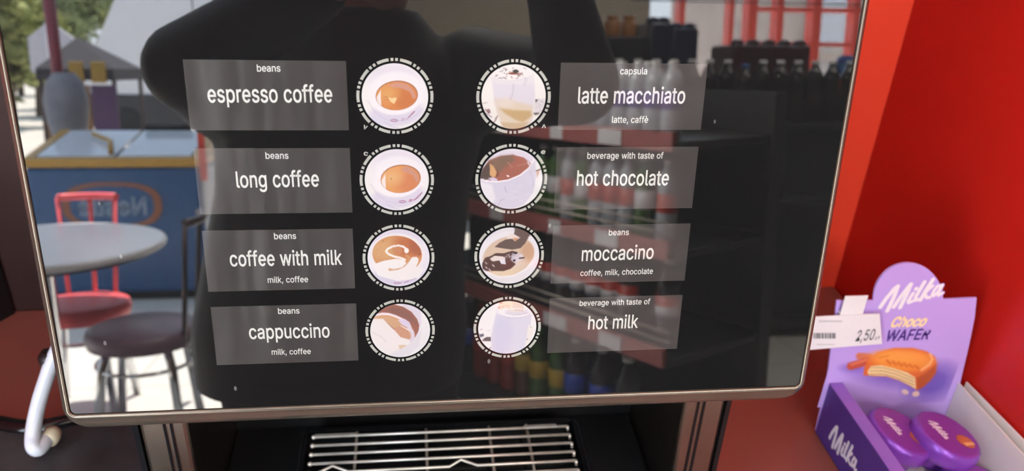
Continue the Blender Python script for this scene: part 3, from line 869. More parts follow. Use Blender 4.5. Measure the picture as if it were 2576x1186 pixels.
for key, (x0, x1), yt, yb, lines in LAB:
    lb = MB().prism([(x0, yb), (x1, yb), (x1, yt), (x0, yt)], 0.11, lambda a, b_, c=0: pf(a, b_, 0.12 + c)).build('label', 'film', cm)
    lb['label'] = LNAME[key]
    for nm, s, px0, px1, py0, py1, sz in lines:
        a0, b0 = onpan(px0, py0)
        a1, b1 = onpan(px1, py1)
        t = MB()
        put_text(t, s, lambda a, b_, c=0: pf(a, b_, 0.17), a0, a1, b0, sz, y1=b1, bold=0.011 if nm == 'title' else 0.010)
        t.build(nm, 'print_text', lb, fixn=False)


# ------------------------------------------------------------------ printed drink pictures
W1, W2, LV = (233, 229, 229), (222, 216, 224), (208, 202, 218)


def pic_espresso(p, long=False):
    p.fill((232, 228, 227))
    p.ell(620, 330, 380, 240, (222, 214, 224), 0, 160)
    p.ell(640, 560, 430, 330, (234, 229, 234), 0, 60)
    p.ell(620, 860, 420, 190, (214, 206, 222), -8, 60)
    p.ell(615, 905, 330, 120, (212, 206, 222), -8, 50)
    p.ell(630, 610, 385, 265, (238, 232, 236), -8, 30)
    p.line([(190, 660), (300, 840), (440, 940), (600, 975), (760, 960), (900, 900), (1010, 790)], 6, (188, 178, 196), 8)
    p.line([(440, 985), (560, 1060), (650, 1080)], 14, (196, 190, 208), 20)
    dx = 35 if long else 0
    p.ell(635 + dx, 585, 318, 222, (150, 92, 62), -6, 8)
    p.ell(632 + dx, 590, 308, 214, (206, 132, 74) if not long else (216, 148, 92), -6, 8)
    cl = p.mell(632 + dx, 590, 308, 214, -6, 8)
    p.ell(760 + dx, 640, 200, 170, (192, 112, 62) if not long else (200, 124, 84), 0, 160, 0.9, cl)
    p.ell(500 + dx, 560, 150, 110, (212, 154, 92) if not long else (220, 172, 120), 0, 150, 0.9, cl)
    p.poly([(500 + dx * 5, 440), (640 + dx * 3, 385), (800 + dx, 420), (900 + dx, 520), (925 + dx, 620), (880 + dx, 640), (830 + dx, 530), (720 + dx, 480), (600 + dx * 3, 465)],
           (196, 142, 128), 14, 0.9, cl)
    p.poly([(395 + dx, 505), (330 + dx, 610), (345 + dx, 720), (400 + dx, 770), (395 + dx, 640)], (236, 222, 220), 12, 1, cl)
    p.ell(632 + dx, 590, 314, 218, (140, 78, 56), -6, 6, 0.55, np.clip((560 - p.Y) / 120, 0, 1), ring=9)
    if long:
        p.ell(518, 582, 9, 8, (70, 40, 30), 0, 4)
        p.speck(380, 700, 450, 720, 16, 4, 14, [(232, 190, 140), (190, 120, 80)], 4)
        p.speck(385, 470, 440, 510, 8, 6, 14, [(110, 70, 60)], 9)
    else:
        p.poly([(500, 610), (560, 625), (620, 610), (632, 640), (590, 712), (540, 680)], (238, 202, 150), 8)
        p.line([(440, 612), (490, 600), (500, 640), (450, 650)], 7, (150, 84, 40), 6, 0.8)
        p.line([(500, 770), (560, 790)], 6, (170, 92, 50), 6, 0.7)
        p.speck(440, 860, 480, 780, 16, 4, 12, [(224, 168, 110), (178, 100, 56)], 3)
    lx, ly = (690, 948) if long else (585, 962)
    p.ell(lx, ly, 56, 22, (150, 104, 140), 0, 8)
    p.ell(lx, ly, 42, 10, (214, 190, 206), 0, 8)
    bx = lx + 105
    rt = (168, 88, 124) if long else (186, 150, 176)
    p.line([(bx + 50, ly - 36), (bx + 8, ly - 26), (bx + 45, ly - 10), (bx, ly)], 10, rt, 6)
    p.line([(bx + 70, ly - 18), (bx + 110, ly - 40)], 13, rt, 6)
    p.line([(bx + 115, ly - 46), (bx + 205, ly - 135)], 14, (150, 76, 100), 7)


def pic_milk(p):
    p.fill((226, 222, 232))
    p.ell(663, 250, 480, 160, (214, 206, 222), 0, 80)
    p.ell(640, 560, 470, 380, (232, 226, 228), 0, 40)
    p.ell(640, 930, 480, 140, (208, 202, 220), 0, 70)
    p.ell(640, 540, 425, 320, (198, 138, 92), 6, 8)
    cl = p.mell(640, 540, 425, 320, 6, 8)
    p.ell(420, 460, 240, 190, (204, 158, 112), 0, 160, 0.9, cl)
    p.ell(850, 400, 260, 190, (178, 104, 66), 0, 140, 0.9, cl)
    p.ell(960, 400, 110, 150, (156, 88, 66), -20, 70, 0.7, cl)
    p.poly([(210, 700), (420, 640), (620, 610), (740, 630), (790, 690), (860, 640), (890, 590), (970, 585), (1005, 620), (1000, 680), (960, 760), (1100, 800), (1000, 960),
            (640, 1000), (300, 900)], (236, 230, 229), 10)
    p.line([(505, 796), (640, 780), (750, 730), (820, 660), (850, 600), (800, 560)], 44, (200, 146, 104), 22, 0.95)
    p.line([(505, 798), (660, 790), (760, 740)], 16, (206, 164, 128), 10, 0.9)
    p.poly([(770, 640), (790, 700), (720, 760), (640, 780), (560, 790), (500, 770), (480, 700)], (236, 231, 230), 14)
    p.line([(795, 485), (800, 450), (745, 405), (660, 385), (560, 400), (480, 440), (450, 480), (490, 530), (580, 570), (700, 600), (770, 630)], 36, (238, 230, 228), 8)
    p.ell(800, 475, 40, 45, (240, 234, 232), 0, 10)
    p.ell(655, 470, 80, 66, (194, 132, 98), 0, 30, 0.8)
    p.speck(250, 620, 330, 600, 34, 6, 18, [(226, 184, 142), (186, 120, 80)], 5)
    p.ell(405, 304, 10, 8, (60, 36, 28), 0, 4)
    p.ell(1025, 540, 14, 12, (110, 40, 40), 0, 5)
    p.ell(632, 1036, 66, 20, (156, 116, 152), 0, 8)
    p.ell(632, 1036, 50, 10, (206, 186, 208), 0, 8)
    p.line([(760, 1030), (830, 1000)], 22, (180, 146, 176), 8)
    p.line([(860, 992), (960, 955)], 14, (190, 168, 192), 9)


def pic_cappuccino(p):
    p.fill((232, 226, 226))
    p.poly([(560, 60), (1300, 60), (1300, 1100), (900, 700), (1020, 560), (960, 380), (800, 220)], (216, 208, 222), 30)
    p.poly([(1040, 200), (1300, 200), (1300, 1100), (600, 1100), (860, 830), (1000, 640), (1050, 480)], (230, 227, 230), 25)
    p.poly([(200, 400), (330, 230), (560, 140), (740, 190), (880, 280), (980, 410), (1015, 520), (1000, 620), (940, 730), (840, 830), (300, 480)], (150, 96, 84), 10)
    p.poly([(430, 240), (560, 190), (760, 240), (900, 360), (960, 480), (800, 420), (620, 320)], (134, 92, 84), 40, 0.9)
    p.poly([(200, 330), (360, 290), (520, 330), (680, 390), (820, 450), (880, 540), (940, 690), (850, 800), (760, 760), (560, 560), (380, 400), (220, 390)], (206, 162, 128), 14)
    p.line([(230, 330), (360, 300), (480, 310), (600, 350), (720, 410), (820, 470), (850, 540)], 40, (236, 222, 232), 18)
    p.poly([(640, 420), (760, 400), (850, 480), (850, 560), (780, 550), (700, 490)], (216, 204, 228), 16)
    p.line([(820, 540), (890, 640), (900, 730), (850, 800)], 60, (216, 206, 222), 18)
    p.poly([(560, 560), (680, 520), (800, 590), (850, 700), (840, 770), (700, 740), (600, 640)], (198, 146, 120), 20)
    p.line([(690, 520), (760, 560), (840, 610)], 16, (236, 222, 226), 8)
    p.line([(700, 510), (790, 550)], 12, (176, 126, 104), 8)
    p.poly([(100, 380), (380, 390), (480, 500), (580, 600), (680, 720), (840, 770), (850, 830), (640, 920), (300, 1100), (100, 900)], (235, 228, 228), 16)
    p.poly([(640, 860), (740, 860), (800, 870), (660, 945)], (220, 190, 160), 20)
    p.poly([(940, 730), (860, 830), (660, 945), (500, 1020), (500, 1100), (760, 1100), (1000, 900), (1060, 600)], (222, 217, 225), 30)
    p.line([(180, 620), (320, 690), (420, 790)], 16, (214, 206, 208), 26, 0.8)
    p.line([(250, 345), (480, 340), (640, 420)], 12, (200, 136, 84), 10, 0.6)
    p.speck(560, 800, 480, 680, 12, 6, 16, [(240, 226, 220)], 6)


def pic_latte(p):
    p.fill((233, 228, 224))
    p.poly([(270, 320), (900, 260), (930, 600), (900, 1000), (700, 1120), (440, 1060), (380, 900), (310, 640)], (216, 210, 220), 30)
    p.ell(590, 240, 320, 110, (234, 228, 228), -6, 14)
    p.poly([(270, 300), (430, 360), (620, 360), (800, 320), (900, 250), (900, 420), (600, 420), (300, 400)], (222, 216, 220), 24)
    p.poly([(320, 640), (560, 660), (900, 740), (900, 900), (860, 1010), (700, 1110), (560, 1110), (440, 1060), (370, 860)], (214, 198, 180), 60)
    p.poly([(400, 780), (600, 810), (870, 820), (890, 900), (760, 1000), (640, 960), (480, 860)], (190, 160, 116), 40)
    p.poly([(420, 1000), (640, 1010), (860, 1000), (720, 1120), (460, 1080)], (196, 170, 140), 30)
    p.ell(480, 700, 130, 70, (220, 206, 196), 0, 80)
    p.line([(600, 420), (590, 560), (560, 640)], 18, (186, 180, 196), 30, 0.7)
    p.line([(790, 340), (760, 420)], 20, (196, 190, 204), 40, 0.7)
    p.speck(340, 780, 170, 330, 40, 14, 40, [(96, 70, 66), (120, 86, 76), (70, 56, 56)], 2)
    p.ell(590, 252, 74, 18, (120, 60, 44), 0, 8)
    p.ell(625, 220, 44, 26, (52, 46, 48), 0, 6)
    p.line([(650, 270), (710, 250)], 14, (140, 66, 44), 7)
    p.poly([(930, 640), (1090, 630), (1080, 820), (930, 860)], (212, 204, 208), 10)
    p.speck(930, 1070, 650, 850, 14, 20, 46, [(238, 232, 232), (186, 178, 184)], 8)
    p.poly([(930, 640), (985, 645), (945, 690)], (66, 58, 62), 6)
    p.poly([(910, 850), (1010, 845), (990, 880), (940, 890)], (108, 100, 100), 10)
    p.poly([(170, 800), (250, 795), (266, 850), (230, 870)], (140, 108, 112), 8)
    p.line([(190, 860), (280, 920)], 16, (160, 136, 146), 8)
    p.line([(370, 900), (310, 1010)], 20, (142, 116, 116), 7)
    p.line([(140, 712), (215, 690)], 10, (196, 184, 184), 6)


def pic_choc(p):
    p.fill((228, 224, 226))
    p.ell(560, 320, 420, 190, (216, 208, 222), 0, 40)
    p.poly([(100, 560), (150, 420), (240, 300), (420, 230), (620, 210), (780, 250), (900, 350), (880, 410), (760, 520), (560, 600), (350, 625), (130, 590)], (158, 96, 82), 10)
    p.poly([(240, 300), (420, 232), (620, 214), (640, 300), (480, 420), (380, 520), (300, 420)], (118, 98, 82), 70, 0.85)
    p.poly([(100, 570), (140, 440), (220, 340), (290, 330), (280, 460), (300, 590), (160, 600)], (86, 70, 66), 16)
    p.poly([(255, 340), (330, 400), (372, 480), (350, 550), (300, 560), (260, 520), (262, 420)], (206, 158, 112), 10)
    p.poly([(330, 400), (400, 470), (400, 540), (350, 560), (372, 480)], (112, 64, 52), 14, 0.8)
    p.poly([(225, 568), (330, 565), (382, 590), (380, 620), (300, 615)], (208, 196, 222), 8)
    p.line([(540, 330), (610, 400)], 22, (176, 126, 112), 16, 0.8)
    p.ell(548, 542, 24, 14, (240, 226, 222), 25, 6)
    p.line([(700, 380), (860, 340)], 30, (180, 124, 112), 24, 0.6)
    p.poly([(90, 570), (300, 630), (560, 612), (760, 530), (900, 410), (960, 290), (1000, 500), (960, 800), (820, 1000), (600, 1080), (300, 1000), (120, 800)], (206, 202, 218), 12)
    p.poly([(90, 620), (300, 680), (360, 900), (300, 1010), (120, 800)], (226, 222, 228), 50)
    p.line([(100, 585), (200, 615), (380, 632), (560, 606), (740, 530), (880, 415), (950, 290)], 24, (238, 230, 236), 8)
    p.line([(780, 250), (860, 300), (912, 356)], 7, (150, 110, 116), 5)
    p.line([(860, 330), (900, 390)], 30, (214, 200, 208), 14, 0.9)
    p.line([(990, 460), (1090, 435)], 10, (60, 52, 52), 6)
    p.poly([(1000, 470), (1050, 465), (1010, 580)], (206, 160, 140), 14)
    p.line([(500, 720), (530, 800)], 12, (160, 156, 178), 14, 0.8)
    p.line([(410, 1000), (440, 930), (490, 910)], 14, (178, 166, 186), 14, 0.8)
    p.line([(900, 480), (950, 620), (960, 700)], 26, (188, 182, 200), 40, 0.6)
    p.speck(400, 900, 660, 1000, 16, 20, 60, [(216, 212, 226), (196, 192, 210)], 12)


def pic_mocca(p):
    p.fill((220, 216, 222))
    p.ell(640, 560, 530, 380, (228, 224, 230), -6, 30)
    p.ell(640, 600, 445, 330, (208, 184, 164), -14, 20)
    cl = p.mell(640, 600, 450, 335, -14, 20)
    p.ell(520, 860, 320, 150, (222, 200, 172), -10, 120, 0.9, cl)
    p.ell(980, 520, 120, 160, (190, 148, 118), 0, 90, 0.8, cl)
    p.ell(680, 690, 230, 120, (220, 200, 190), 0, 100, 0.8, cl)
    p.line([(250, 860), (480, 960), (760, 940), (960, 820), (1060, 680)], 26, (232, 226, 230), 14)
    p.poly([(730, 110), (860, 130), (1000, 240), (920, 390), (840, 470), (700, 490), (560, 470), (400, 440), (480, 370), (580, 320), (720, 300)], (100, 82, 78), 8)
    p.poly([(640, 240), (700, 215), (830, 290), (800, 310), (740, 350), (700, 310), (600, 300)], (228, 214, 206), 8)
    p.poly([(700, 300), (800, 290), (750, 355)], (204, 148, 108), 8)
    p.poly([(190, 720), (240, 620), (340, 590), (420, 545), (560, 550), (700, 510), (800, 540), (760, 600), (700, 680), (770, 740), (680, 820), (560, 856), (400, 850), (260, 850), (200, 810)],
           (84, 58, 54), 8)
    p.ell(620, 730, 110, 80, (98, 56, 54), 0, 50, 0.9)
    p.poly([(320, 640), (400, 590), (520, 600), (580, 610), (590, 660), (480, 670), (370, 685)], (226, 212, 208), 8)
    p.poly([(480, 660), (580, 640), (600, 740), (520, 730)], (226, 220, 232), 8)
    p.speck(580, 800, 540, 700, 36, 20, 50, [(216, 206, 214), (96, 66, 66), (180, 150, 150)], 5)
    p.poly([(700, 560), (880, 570), (900, 640), (760, 720), (700, 690)], (214, 206, 222), 20, 0.8)
    p.line([(830, 640), (910, 632)], 24, (66, 48, 52), 6)
    p.ell(742, 676, 24, 20, (60, 44, 50), 0, 6)
    p.poly([(710, 515), (800, 535), (780, 570), (730, 560)], (70, 52, 52), 6)
    for q in ((245, 700), (250, 775), (370, 745), (310, 815)):
        p.line([q, (q[0] + 30, q[1] + 26)], 14, (224, 208, 208), 6)


def pic_hotmilk(p):
    p.fill((236, 232, 234))
    p.poly([(490, 130), (740, 120), (740, 300), (500, 270)], (232, 216, 196), 12)
    p.speck(480, 740, 120, 260, 16, 14, 44, [(206, 84, 66), (190, 70, 60), (222, 150, 130)], 3)
    p.poly([(740, 120), (900, 140), (950, 240), (940, 310), (740, 300)], (222, 202, 190), 16)
    p.poly([(460, 270), (700, 310), (1010, 270), (1100, 380), (1080, 600), (1000, 900), (960, 1060), (600, 1120), (380, 1020), (370, 760), (420, 480)], (212, 208, 224), 24)
    p.poly([(480, 380), (700, 430), (760, 700), (700, 1100), (420, 1020), (400, 620)], (202, 200, 222), 120, 0.8)
    p.ell(760, 330, 300, 84, (232, 228, 234), 4, 14)
    p.ell(830, 320, 210, 44, (214, 208, 218), 4, 16)
    p.line([(620, 335), (760, 372), (900, 368), (1010, 340)], 12, (176, 172, 190), 12, 0.8)
    p.line([(500, 360), (700, 425), (900, 430), (1060, 380)], 10, (190, 186, 206), 16, 0.8)
    p.ell(800, 290, 150, 24, (226, 214, 206), 2, 16)
    p.line([(790, 285), (940, 300)], 12, (190, 160, 146), 10, 0.8)
    p.poly([(140, 700), (230, 700), (240, 740), (170, 760)], (92, 94, 104), 10)
    p.poly([(190, 820), (280, 760), (360, 760), (365, 840), (240, 835)], (96, 90, 90), 10)
    p.line([(170, 615), (200, 618)], 10, (170, 166, 170), 6)
    p.line([(300, 635), (340, 645)], 10, (196, 190, 192), 6)
    p.line([(310, 985), (370, 960)], 18, (120, 114, 112), 8)
    p.poly([(1040, 560), (1140, 600), (1090, 860), (1000, 960), (1010, 860)], (232, 224, 218), 30)
    p.ell(1030, 828, 12, 12, (110, 100, 104), 0, 5)
    p.ell(1085, 600, 10, 10, (170, 160, 176), 0, 6)


PICS = [('espresso', 0, 0, pic_espresso, (608, 600, 500, 492)), ('long', 0, 1, lambda p: pic_espresso(p, True), (610, 604, 507, 482)),
        ('milk', 0, 2, pic_milk, (663, 600, 533, 490)), ('cappuccino', 0, 3, pic_cappuccino, (677, 608, 530, 470)),
        ('latte', 1, 0, pic_latte, (607, 610, 485, 492)), ('chocolate', 1, 1, pic_choc, (605, 593, 492, 475)),
        ('moccacino', 1, 2, pic_mocca, (655, 597, 515, 478)), ('hotmilk', 1, 3, pic_hotmilk, (658, 600, 527, 480))]
BN = {'espresso': 'round button picturing an espresso cup', 'long': 'round button picturing a long coffee', 'milk': 'round button picturing coffee with a milk swirl',
      'cappuccino': 'round button picturing a cappuccino', 'latte': 'round button picturing a latte glass', 'chocolate': 'round button picturing hot chocolate in a white mug',
      'moccacino': 'round button picturing a moccacino with chocolate spoon', 'hotmilk': 'round button picturing a white milk glass'}
NR, NA = 58, 150
for key, ci, ri, fn, (pcx, pcy, prx, pry) in PICS:
    u0, v0 = (-31.3, 31.3)[ci], 68.4 - 45.6 * ri
    bt = MB()
    for k in range(10):
        a = 90 + 36 * k
        for a0, a1 in ((a + 18 - 9.2, a + 18 + 9.2), (a - 5.6, a - 1.4), (a + 1.4, a + 5.6)):
            n = max(2, int((a1 - a0) / 2.5))
            pts = [(u0 + 20.0 * math.cos(math.radians(a0 + (a1 - a0) * i / n)), v0 + 20.0 * math.sin(math.radians(a0 + (a1 - a0) * i / n))) for i in range(n + 1)]
            pts += [(u0 + 18.45 * math.cos(math.radians(a1 - (a1 - a0) * i / n)), v0 + 18.45 * math.sin(math.radians(a1 - (a1 - a0) * i / n))) for i in range(n + 1)]
            bt.prism(pts, 0.09, lambda p, q, c=0: pf(p, q, 0.10 + c))
    bo = bt.build('drink_button', 'dash', cm)
    bo['label'] = BN[key]
    vs, nx, ny = [pan(u0, v0, 0.12)], [0.0], [0.0]
    for i in range(1, NR + 1):
        for k in range(NA):
            r, a = i / NR, 2 * PI * k / NA
            vs.append(pan(u0 + 17.25 * r * math.cos(a), v0 + 17.25 * r * math.sin(a), 0.12))
            nx.append(r * math.cos(a))
            ny.append(r * math.sin(a))
    fs = [(0, 1 + k, 1 + (k + 1) % NA) for k in range(NA)]
    for i in range(NR - 1):
        o0, o1 = 1 + i * NA, 1 + (i + 1) * NA
        fs += [(o0 + k, o1 + k, o1 + (k + 1) % NA, o0 + (k + 1) % NA) for k in range(NA)]
    P = Paint(pcx + prx * np.array(nx), pcy - pry * np.array(ny))
    fn(P)
    ob = raw_mesh('drink_picture', vs, fs, 'picture', bo)
    paint_attr(ob.data, P.c, 0.52)

# the four little raised letters beside the upper rings
for s, px, py, wpx, szr, rot in (('v', 912, 323, 11, 5.2, -0.35), ('c', 914, 390, 11, 5.0, -0.25), ('v', 1374, 313, -11, -5.2, 0.0), ('e', 1361, 388, 12, 4.8, 0.15)):
    a0, b0 = onpan(px, py)
    a1, b1 = onpan(px + wpx, py)
    t = MB()
    ca, sa = math.cos(rot), math.sin(rot)
    put_text(t, s, lambda a, b_, c=0: pf(a0 + (a - a0) * ca - (b_ - b0) * sa, b0 + (a - a0) * sa + (b_ - b0) * ca, 0.06), a0, a1, b0, szr, bold=0.03)
    t.build('button_mark', 'dash', cm, fixn=False)

# ================================================================== DRIP TRAY AND GRILLE
ZG = 0.950
tr = thing('drip_tray', (0, 0.1, ZT + 0.022), 'black plastic drip tray under the coffee machine spout', 'drip tray')
t = MB()
L0, R0, Y0, Y1 = -0.128, 0.133, -0.02, 0.205
for x0, x1, y0, y1 in ((L0, L0 + 0.004, Y0, Y1), (R0 - 0.004, R0, Y0, Y1), (L0, R0, Y0, Y0 + 0.004), (L0, R0, Y1 - 0.004, Y1)):
    t.box(x0, x1, y0, y1, ZT + 0.0225, ZG - 0.004, bev=0.001)
t.box(L0, R0, Y0, Y1, ZT + 0.0225, ZT + 0.026)
t.build('basin', 'black_gloss', tr)
for x in (L0 - 0.0015, R0 + 0.0015):
    MB().tube([(x, Y0, ZG - 0.004), (x, Y1 - 0.012, ZG - 0.004), (x * 0.97, Y1, ZG - 0.004)], 0.0022, 8).build('rim', 'black_gloss', tr)
gr = thing('drip_grille', (0, 0.1, ZG), 'worn silver wire cup grille lying on the black drip tray', 'grille')
pitch = 0.01145
y_first = at(1107, 1087, 2, ZG)[1]


def bx(px, py):
    return at(px, py, 2, ZG)[0]


xl, xr = bx(789, 1103), bx(1426, 1071)
for i in range(17):
    y = y_first - i * pitch
    x0, x1 = xl, xr + 0.0006
    pts = [(x0, y, ZG)]
    bumps = {4: [(803, 838, 878, 1), (1130, 1160, 1200, 1)], 5: [(800, 838, 878, -1), (1130, 1165, 1205, -1)]}.get(i, [])
    for a, m_, c_, sgn in bumps:
        yy = 1163 if i == 4 else 1181
        xa, xm, xc = (bx(q, yy) for q in (a, m_, c_))
        pts += [(xa, y, ZG), (xm, y + sgn * 0.0075, ZG + 0.0005), (xc, y, ZG)]
    pts += [(x1, y, ZG)]
    br = MB().tube(pts, 0.00135, 10)
    br.ellipsoid((x0, y, ZG), 0.0022, 0.0022, 0.0022, 10, 6)
    br.tube([(x1, y, ZG), (x1 + 0.0002, y - 0.001, ZG - 0.005)], 0.0013, 8)
    br.build('long_wire', 'steel', gr)
for px in (897, 1072, 1231, 1326):
    x = bx(px, 1085 + (1160 - px) * 0.048)
    MB().tube([(x, y_first + 0.007, ZG - 0.0026), (x, y_first - 16.5 * pitch, ZG - 0.0026)], 0.00135, 8).build('cross_wire', 'steel', gr)
for a, c_ in ((792, 897), (1322, 1405)):
    MB().box(bx(a, 1100), bx(c_, 1095), y_first - 0.0012, y_first + 0.0028, ZG - 0.001, ZG + 0.0014, bev=0.0005).build('end_plate', 'steel', gr)

# ================================================================== LEFT OF THE MACHINE
wc = thing('waste_canister', (-0.38, 0.13, ZT), 'scuffed low black plastic canister beside the machine with a hose fitted', 'canister')
MB().box(-0.62, -0.245, -0.06, 0.245, ZT + 0.001, ZT + 0.034, bev=0.008, seg=3).build('body', 'black_grimy', wc)
rim = [at(px, py, 2, ZT + 0.036) for px, py in ((-60, 1056), (0, 1064), (40, 1071), (80, 1074), (120, 1070), (160, 1061), (200, 1052), (230, 1046))]
MB().tube([(p[0], p[1], ZT + 0.033) for p in rim], 0.0085, 12).build('rim', 'black_gloss', wc)
hp = [at(px, py, 1, y) for px, py, y in ((122, 1098, 0.205), (110, 1118, 0.195), (96, 1132, 0.188), (84, 1125, 0.188), (82, 1100, 0.195), (88, 1056, 0.205), (100, 1005, 0.214),
                                         (116, 955, 0.222), (134, 905, 0.23), (165, 845, 0.24), (215, 780, 0.25))]
hs = thing('drain_hose', hp[1], 'translucent white hose curving from behind the machine into the canister', 'hose')
# smooth the path
def smooth(P, n=4):
    P = [Vector(tuple(map(float, p))) for p in P]
    out = []
    for i in range(len(P) - 1):
        p0, p1, p2, p3 = P[max(i - 1, 0)], P[i], P[i + 1], P[min(i + 2, len(P) - 1)]
        for k in range(n):
            t = k / n
            out.append(0.5 * ((2 * p1) + (p2 - p0) * t + (2 * p0 - 5 * p1 + 4 * p2 - p3) * t * t + (3 * p1 - p0 - 3 * p2 + p3) * t ** 3))
    out.append(P[-1])
    return out


MB().tube(smooth(hp), 0.0066, 16).build('tube', 'hose', hs)
c0, c1 = Vector(tuple(at(122, 1110, 1, 0.200))), Vector(tuple(at(134, 1086, 1, 0.212)))
MB().tube([c0 - (c1 - c0) * 0.2, c0, c0 * 0.5 + c1 * 0.5, c1], [0.0055, 0.008, 0.0085, 0.0075], 14).build('fitting', 'ivory', hs)
k0, k1 = at(120, 925, 1, 0.232), at(132, 888, 1, 0.236)
MB().tube([k0, (np.array(k0) + k1) / 2, k1], [0.006, 0.0105, 0.009], 12).build('clamp', 'black_plastic', hs)
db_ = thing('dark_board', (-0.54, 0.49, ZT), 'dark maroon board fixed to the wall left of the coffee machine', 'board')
MB().box(-0.795, -0.26, 0.484, 0.4995, ZT + 0.001, 1.75, bev=0.002).build('board', 'maroon_board', db_)  # added sheet that stands in for shade on the back wall
bc = thing('dark_carton', (-0.62, 0.42, ZT), 'black box pushed against the red wall left of the machine', 'box')
fp = [(-0.502, 0.480), (-0.63, 0.264), (-0.79, 0.264), (-0.79, 0.480)]
MB().prism(fp, 0.09, lambda a, b_, c=0: Vector((a, b_, ZT + 0.091 + c))).build('box_body', 'black_plastic', bc)
MB().prism(fp, 0.012, lambda a, b_, c=0: Vector((a, b_, ZT + 0.104 + c))).build('lid', 'black_plastic', bc)

# ================================================================== SWEETS DISPLAY BOX
YB_ = 0.216
XL, XR = 0.398, XW - 0.004
db = thing('display_box', ((XL + XR) / 2, 0.1, ZT), 'purple cardboard display box of chocolate wafers against the red wall', 'display box')


def bp(px, py, y=YB_):
    p = at(px, py, 1, y)
    return p[0], p[2]


out = [bp(2105, 757), bp(2150, 757), bp(2197, 757)]
arc = []
for k in range(1, 24):
    a = math.radians(180 - 180 * k / 24)
    arc.append(bp(2285 + 88 * math.cos(a), 755 - 93 * math.sin(a)))
out += arc + [bp(2373, 754), bp(2415, 752), bp(2457, 750), bp(2452, 800), bp(2440, 860), bp(2426, 920), bp(2413, 975)]
out += [(XR - 0.001, ZT + 0.03), (XR - 0.001, ZT + 0.002), (XL + 0.001, ZT + 0.002), bp(2080, 962)]
fb = frame((0, YB_, 0), (1, 0, 0), (0, 0, 1))          # normal towards the viewer (-y)
pn = MB().prism(out[::-1], 0.0022, lambda a, b_, c=0: Vector((a, YB_ - c, b_)))
po = pn.build('back_panel', 'lilac', db)
# printed biscuit on the back panel
LIL = (186, 156, 228)
gx0, gz1 = bp(2104, 862, YB_ - 0.0004)
gx1, gz0 = bp(2376, 1012, YB_ - 0.0004)
NX, NZ = 190, 100
vs, X_, Y_ = [], [], []
for j in range(NZ + 1):
    for i in range(NX + 1):
        P3 = np.array([gx0 + (gx1 - gx0) * i / NX, YB_ - 0.0004, gz0 + (gz1 - gz0) * j / NZ])
        vs.append(P3)
        q = pixel_of(P3)
        X_.append(q[0])
        Y_.append(q[1])
fs = [(j * (NX + 1) + i, j * (NX + 1) + i + 1, (j + 1) * (NX + 1) + i + 1, (j + 1) * (NX + 1) + i) for j in range(NZ) for i in range(NX)]
p = Paint(np.array(X_), np.array(Y_)).fill(LIL)
p.ell(2345, 962, 62, 40, (100, 76, 176), -20, 40, 0.85)
p.ell(2230, 950, 70, 18, (120, 92, 190), 10, 30, 0.8)
p.ell(2150, 926, 30, 10, (120, 92, 190), 0, 14, 0.7)
p.line([(2162, 897), (2188, 899)], 17, (206, 116, 84), 5)
p.line([(2140, 922), (2168, 914), (2184, 908)], 19, (188, 82, 58), 5)
p.line([(2142, 918), (2180, 906)], 6, (222, 128, 96), 5, 0.8)
p.poly([(2172, 945), (2174, 925), (2186, 903), (2212, 886), (2250, 876), (2296, 876), (2330, 884), (2352, 898), (2356, 916), (2354, 938), (2340, 958), (2322, 974), (2306, 982),
        (2290, 972), (2262, 958), (2230, 948), (2195, 947)], (214, 104, 50), 3)
p.ell(2270, 908, 78, 27, (232, 140, 56), 3, 12)
p.ell(2262, 900, 60, 16, (240, 158, 74), 3, 18, 0.8)
p.line([(2340, 892), (2346, 904), (2338, 918), (2318, 932)], 6, (244, 176, 124), 4, 0.9)
p.poly([(2356, 916), (2354, 938), (2340, 958), (2322, 974), (2308, 982), (2306, 952), (2330, 938)], (178, 82, 44), 8)
p.poly([(2190, 922), (2218, 920), (2250, 928), (2282, 938), (2302, 950), (2304, 980), (2290, 971), (2262, 957), (2230, 947), (2186, 945), (2182, 936)], (240, 214, 164), 3)
for k_ in range(3):
    o_ = k_ * 8
    p.line([(2188, 926 + o_), (2222, 926 + o_), (2256, 935 + o_), (2298, 953 + o_)], 2.6, (186, 142, 86), 2, 0.9)
p.line([(2212, 900), (2236, 896)], 3, (206, 120, 44), 3, 0.8)
for k_ in range(6):
    p.line([(2232 + 14 * k_, 908 + k_ * 2.6), (2240 + 14 * k_, 916 + k_ * 2.2)], 6, (204, 100, 36), 4, 0.8)
p.ell(2277, 987, 9, 6, (232, 206, 196), 20, 3)
p.ell(2304, 992, 9, 7, (230, 200, 186), -10, 3)
ob = raw_mesh('biscuit_print', vs, fs, 'printed_card', po)
paint_attr(ob.data, p.c)
fbk = lambda a, b_, c=0: Vector((a, YB_ - 0.0006, b_))
lx0, lz0 = bp(2208, 782)
lx1, _ = bp(2366, 760)
script_logo(po, fbk, lx0, lz0 + 0.003, (lx1 - lx0) * 0.97, 0.24, LIL)
t = MB()
x0, z0 = bp(2238, 822)
x1, _ = bp(2326, 822)
put_text(t, 'Choco', lambda a, b_, c=0: Vector((a, YB_ - 0.0009, b_)), x0, x1, z0, 0.023, bold=0.04, shear=0.28)
t.build('flavour_lettering', 'logo_cream', po, fixn=False)
t = MB()
x0, z0 = bp(2226, 858)
x1, z1 = bp(2334, 853)
put_text(t, 'WAFER', fbk, x0, x1, z0, 0.0255, y1=z1, bold=0.02, shear=0.08)
t.build('name_lettering', 'logo_ink', po, fixn=False)
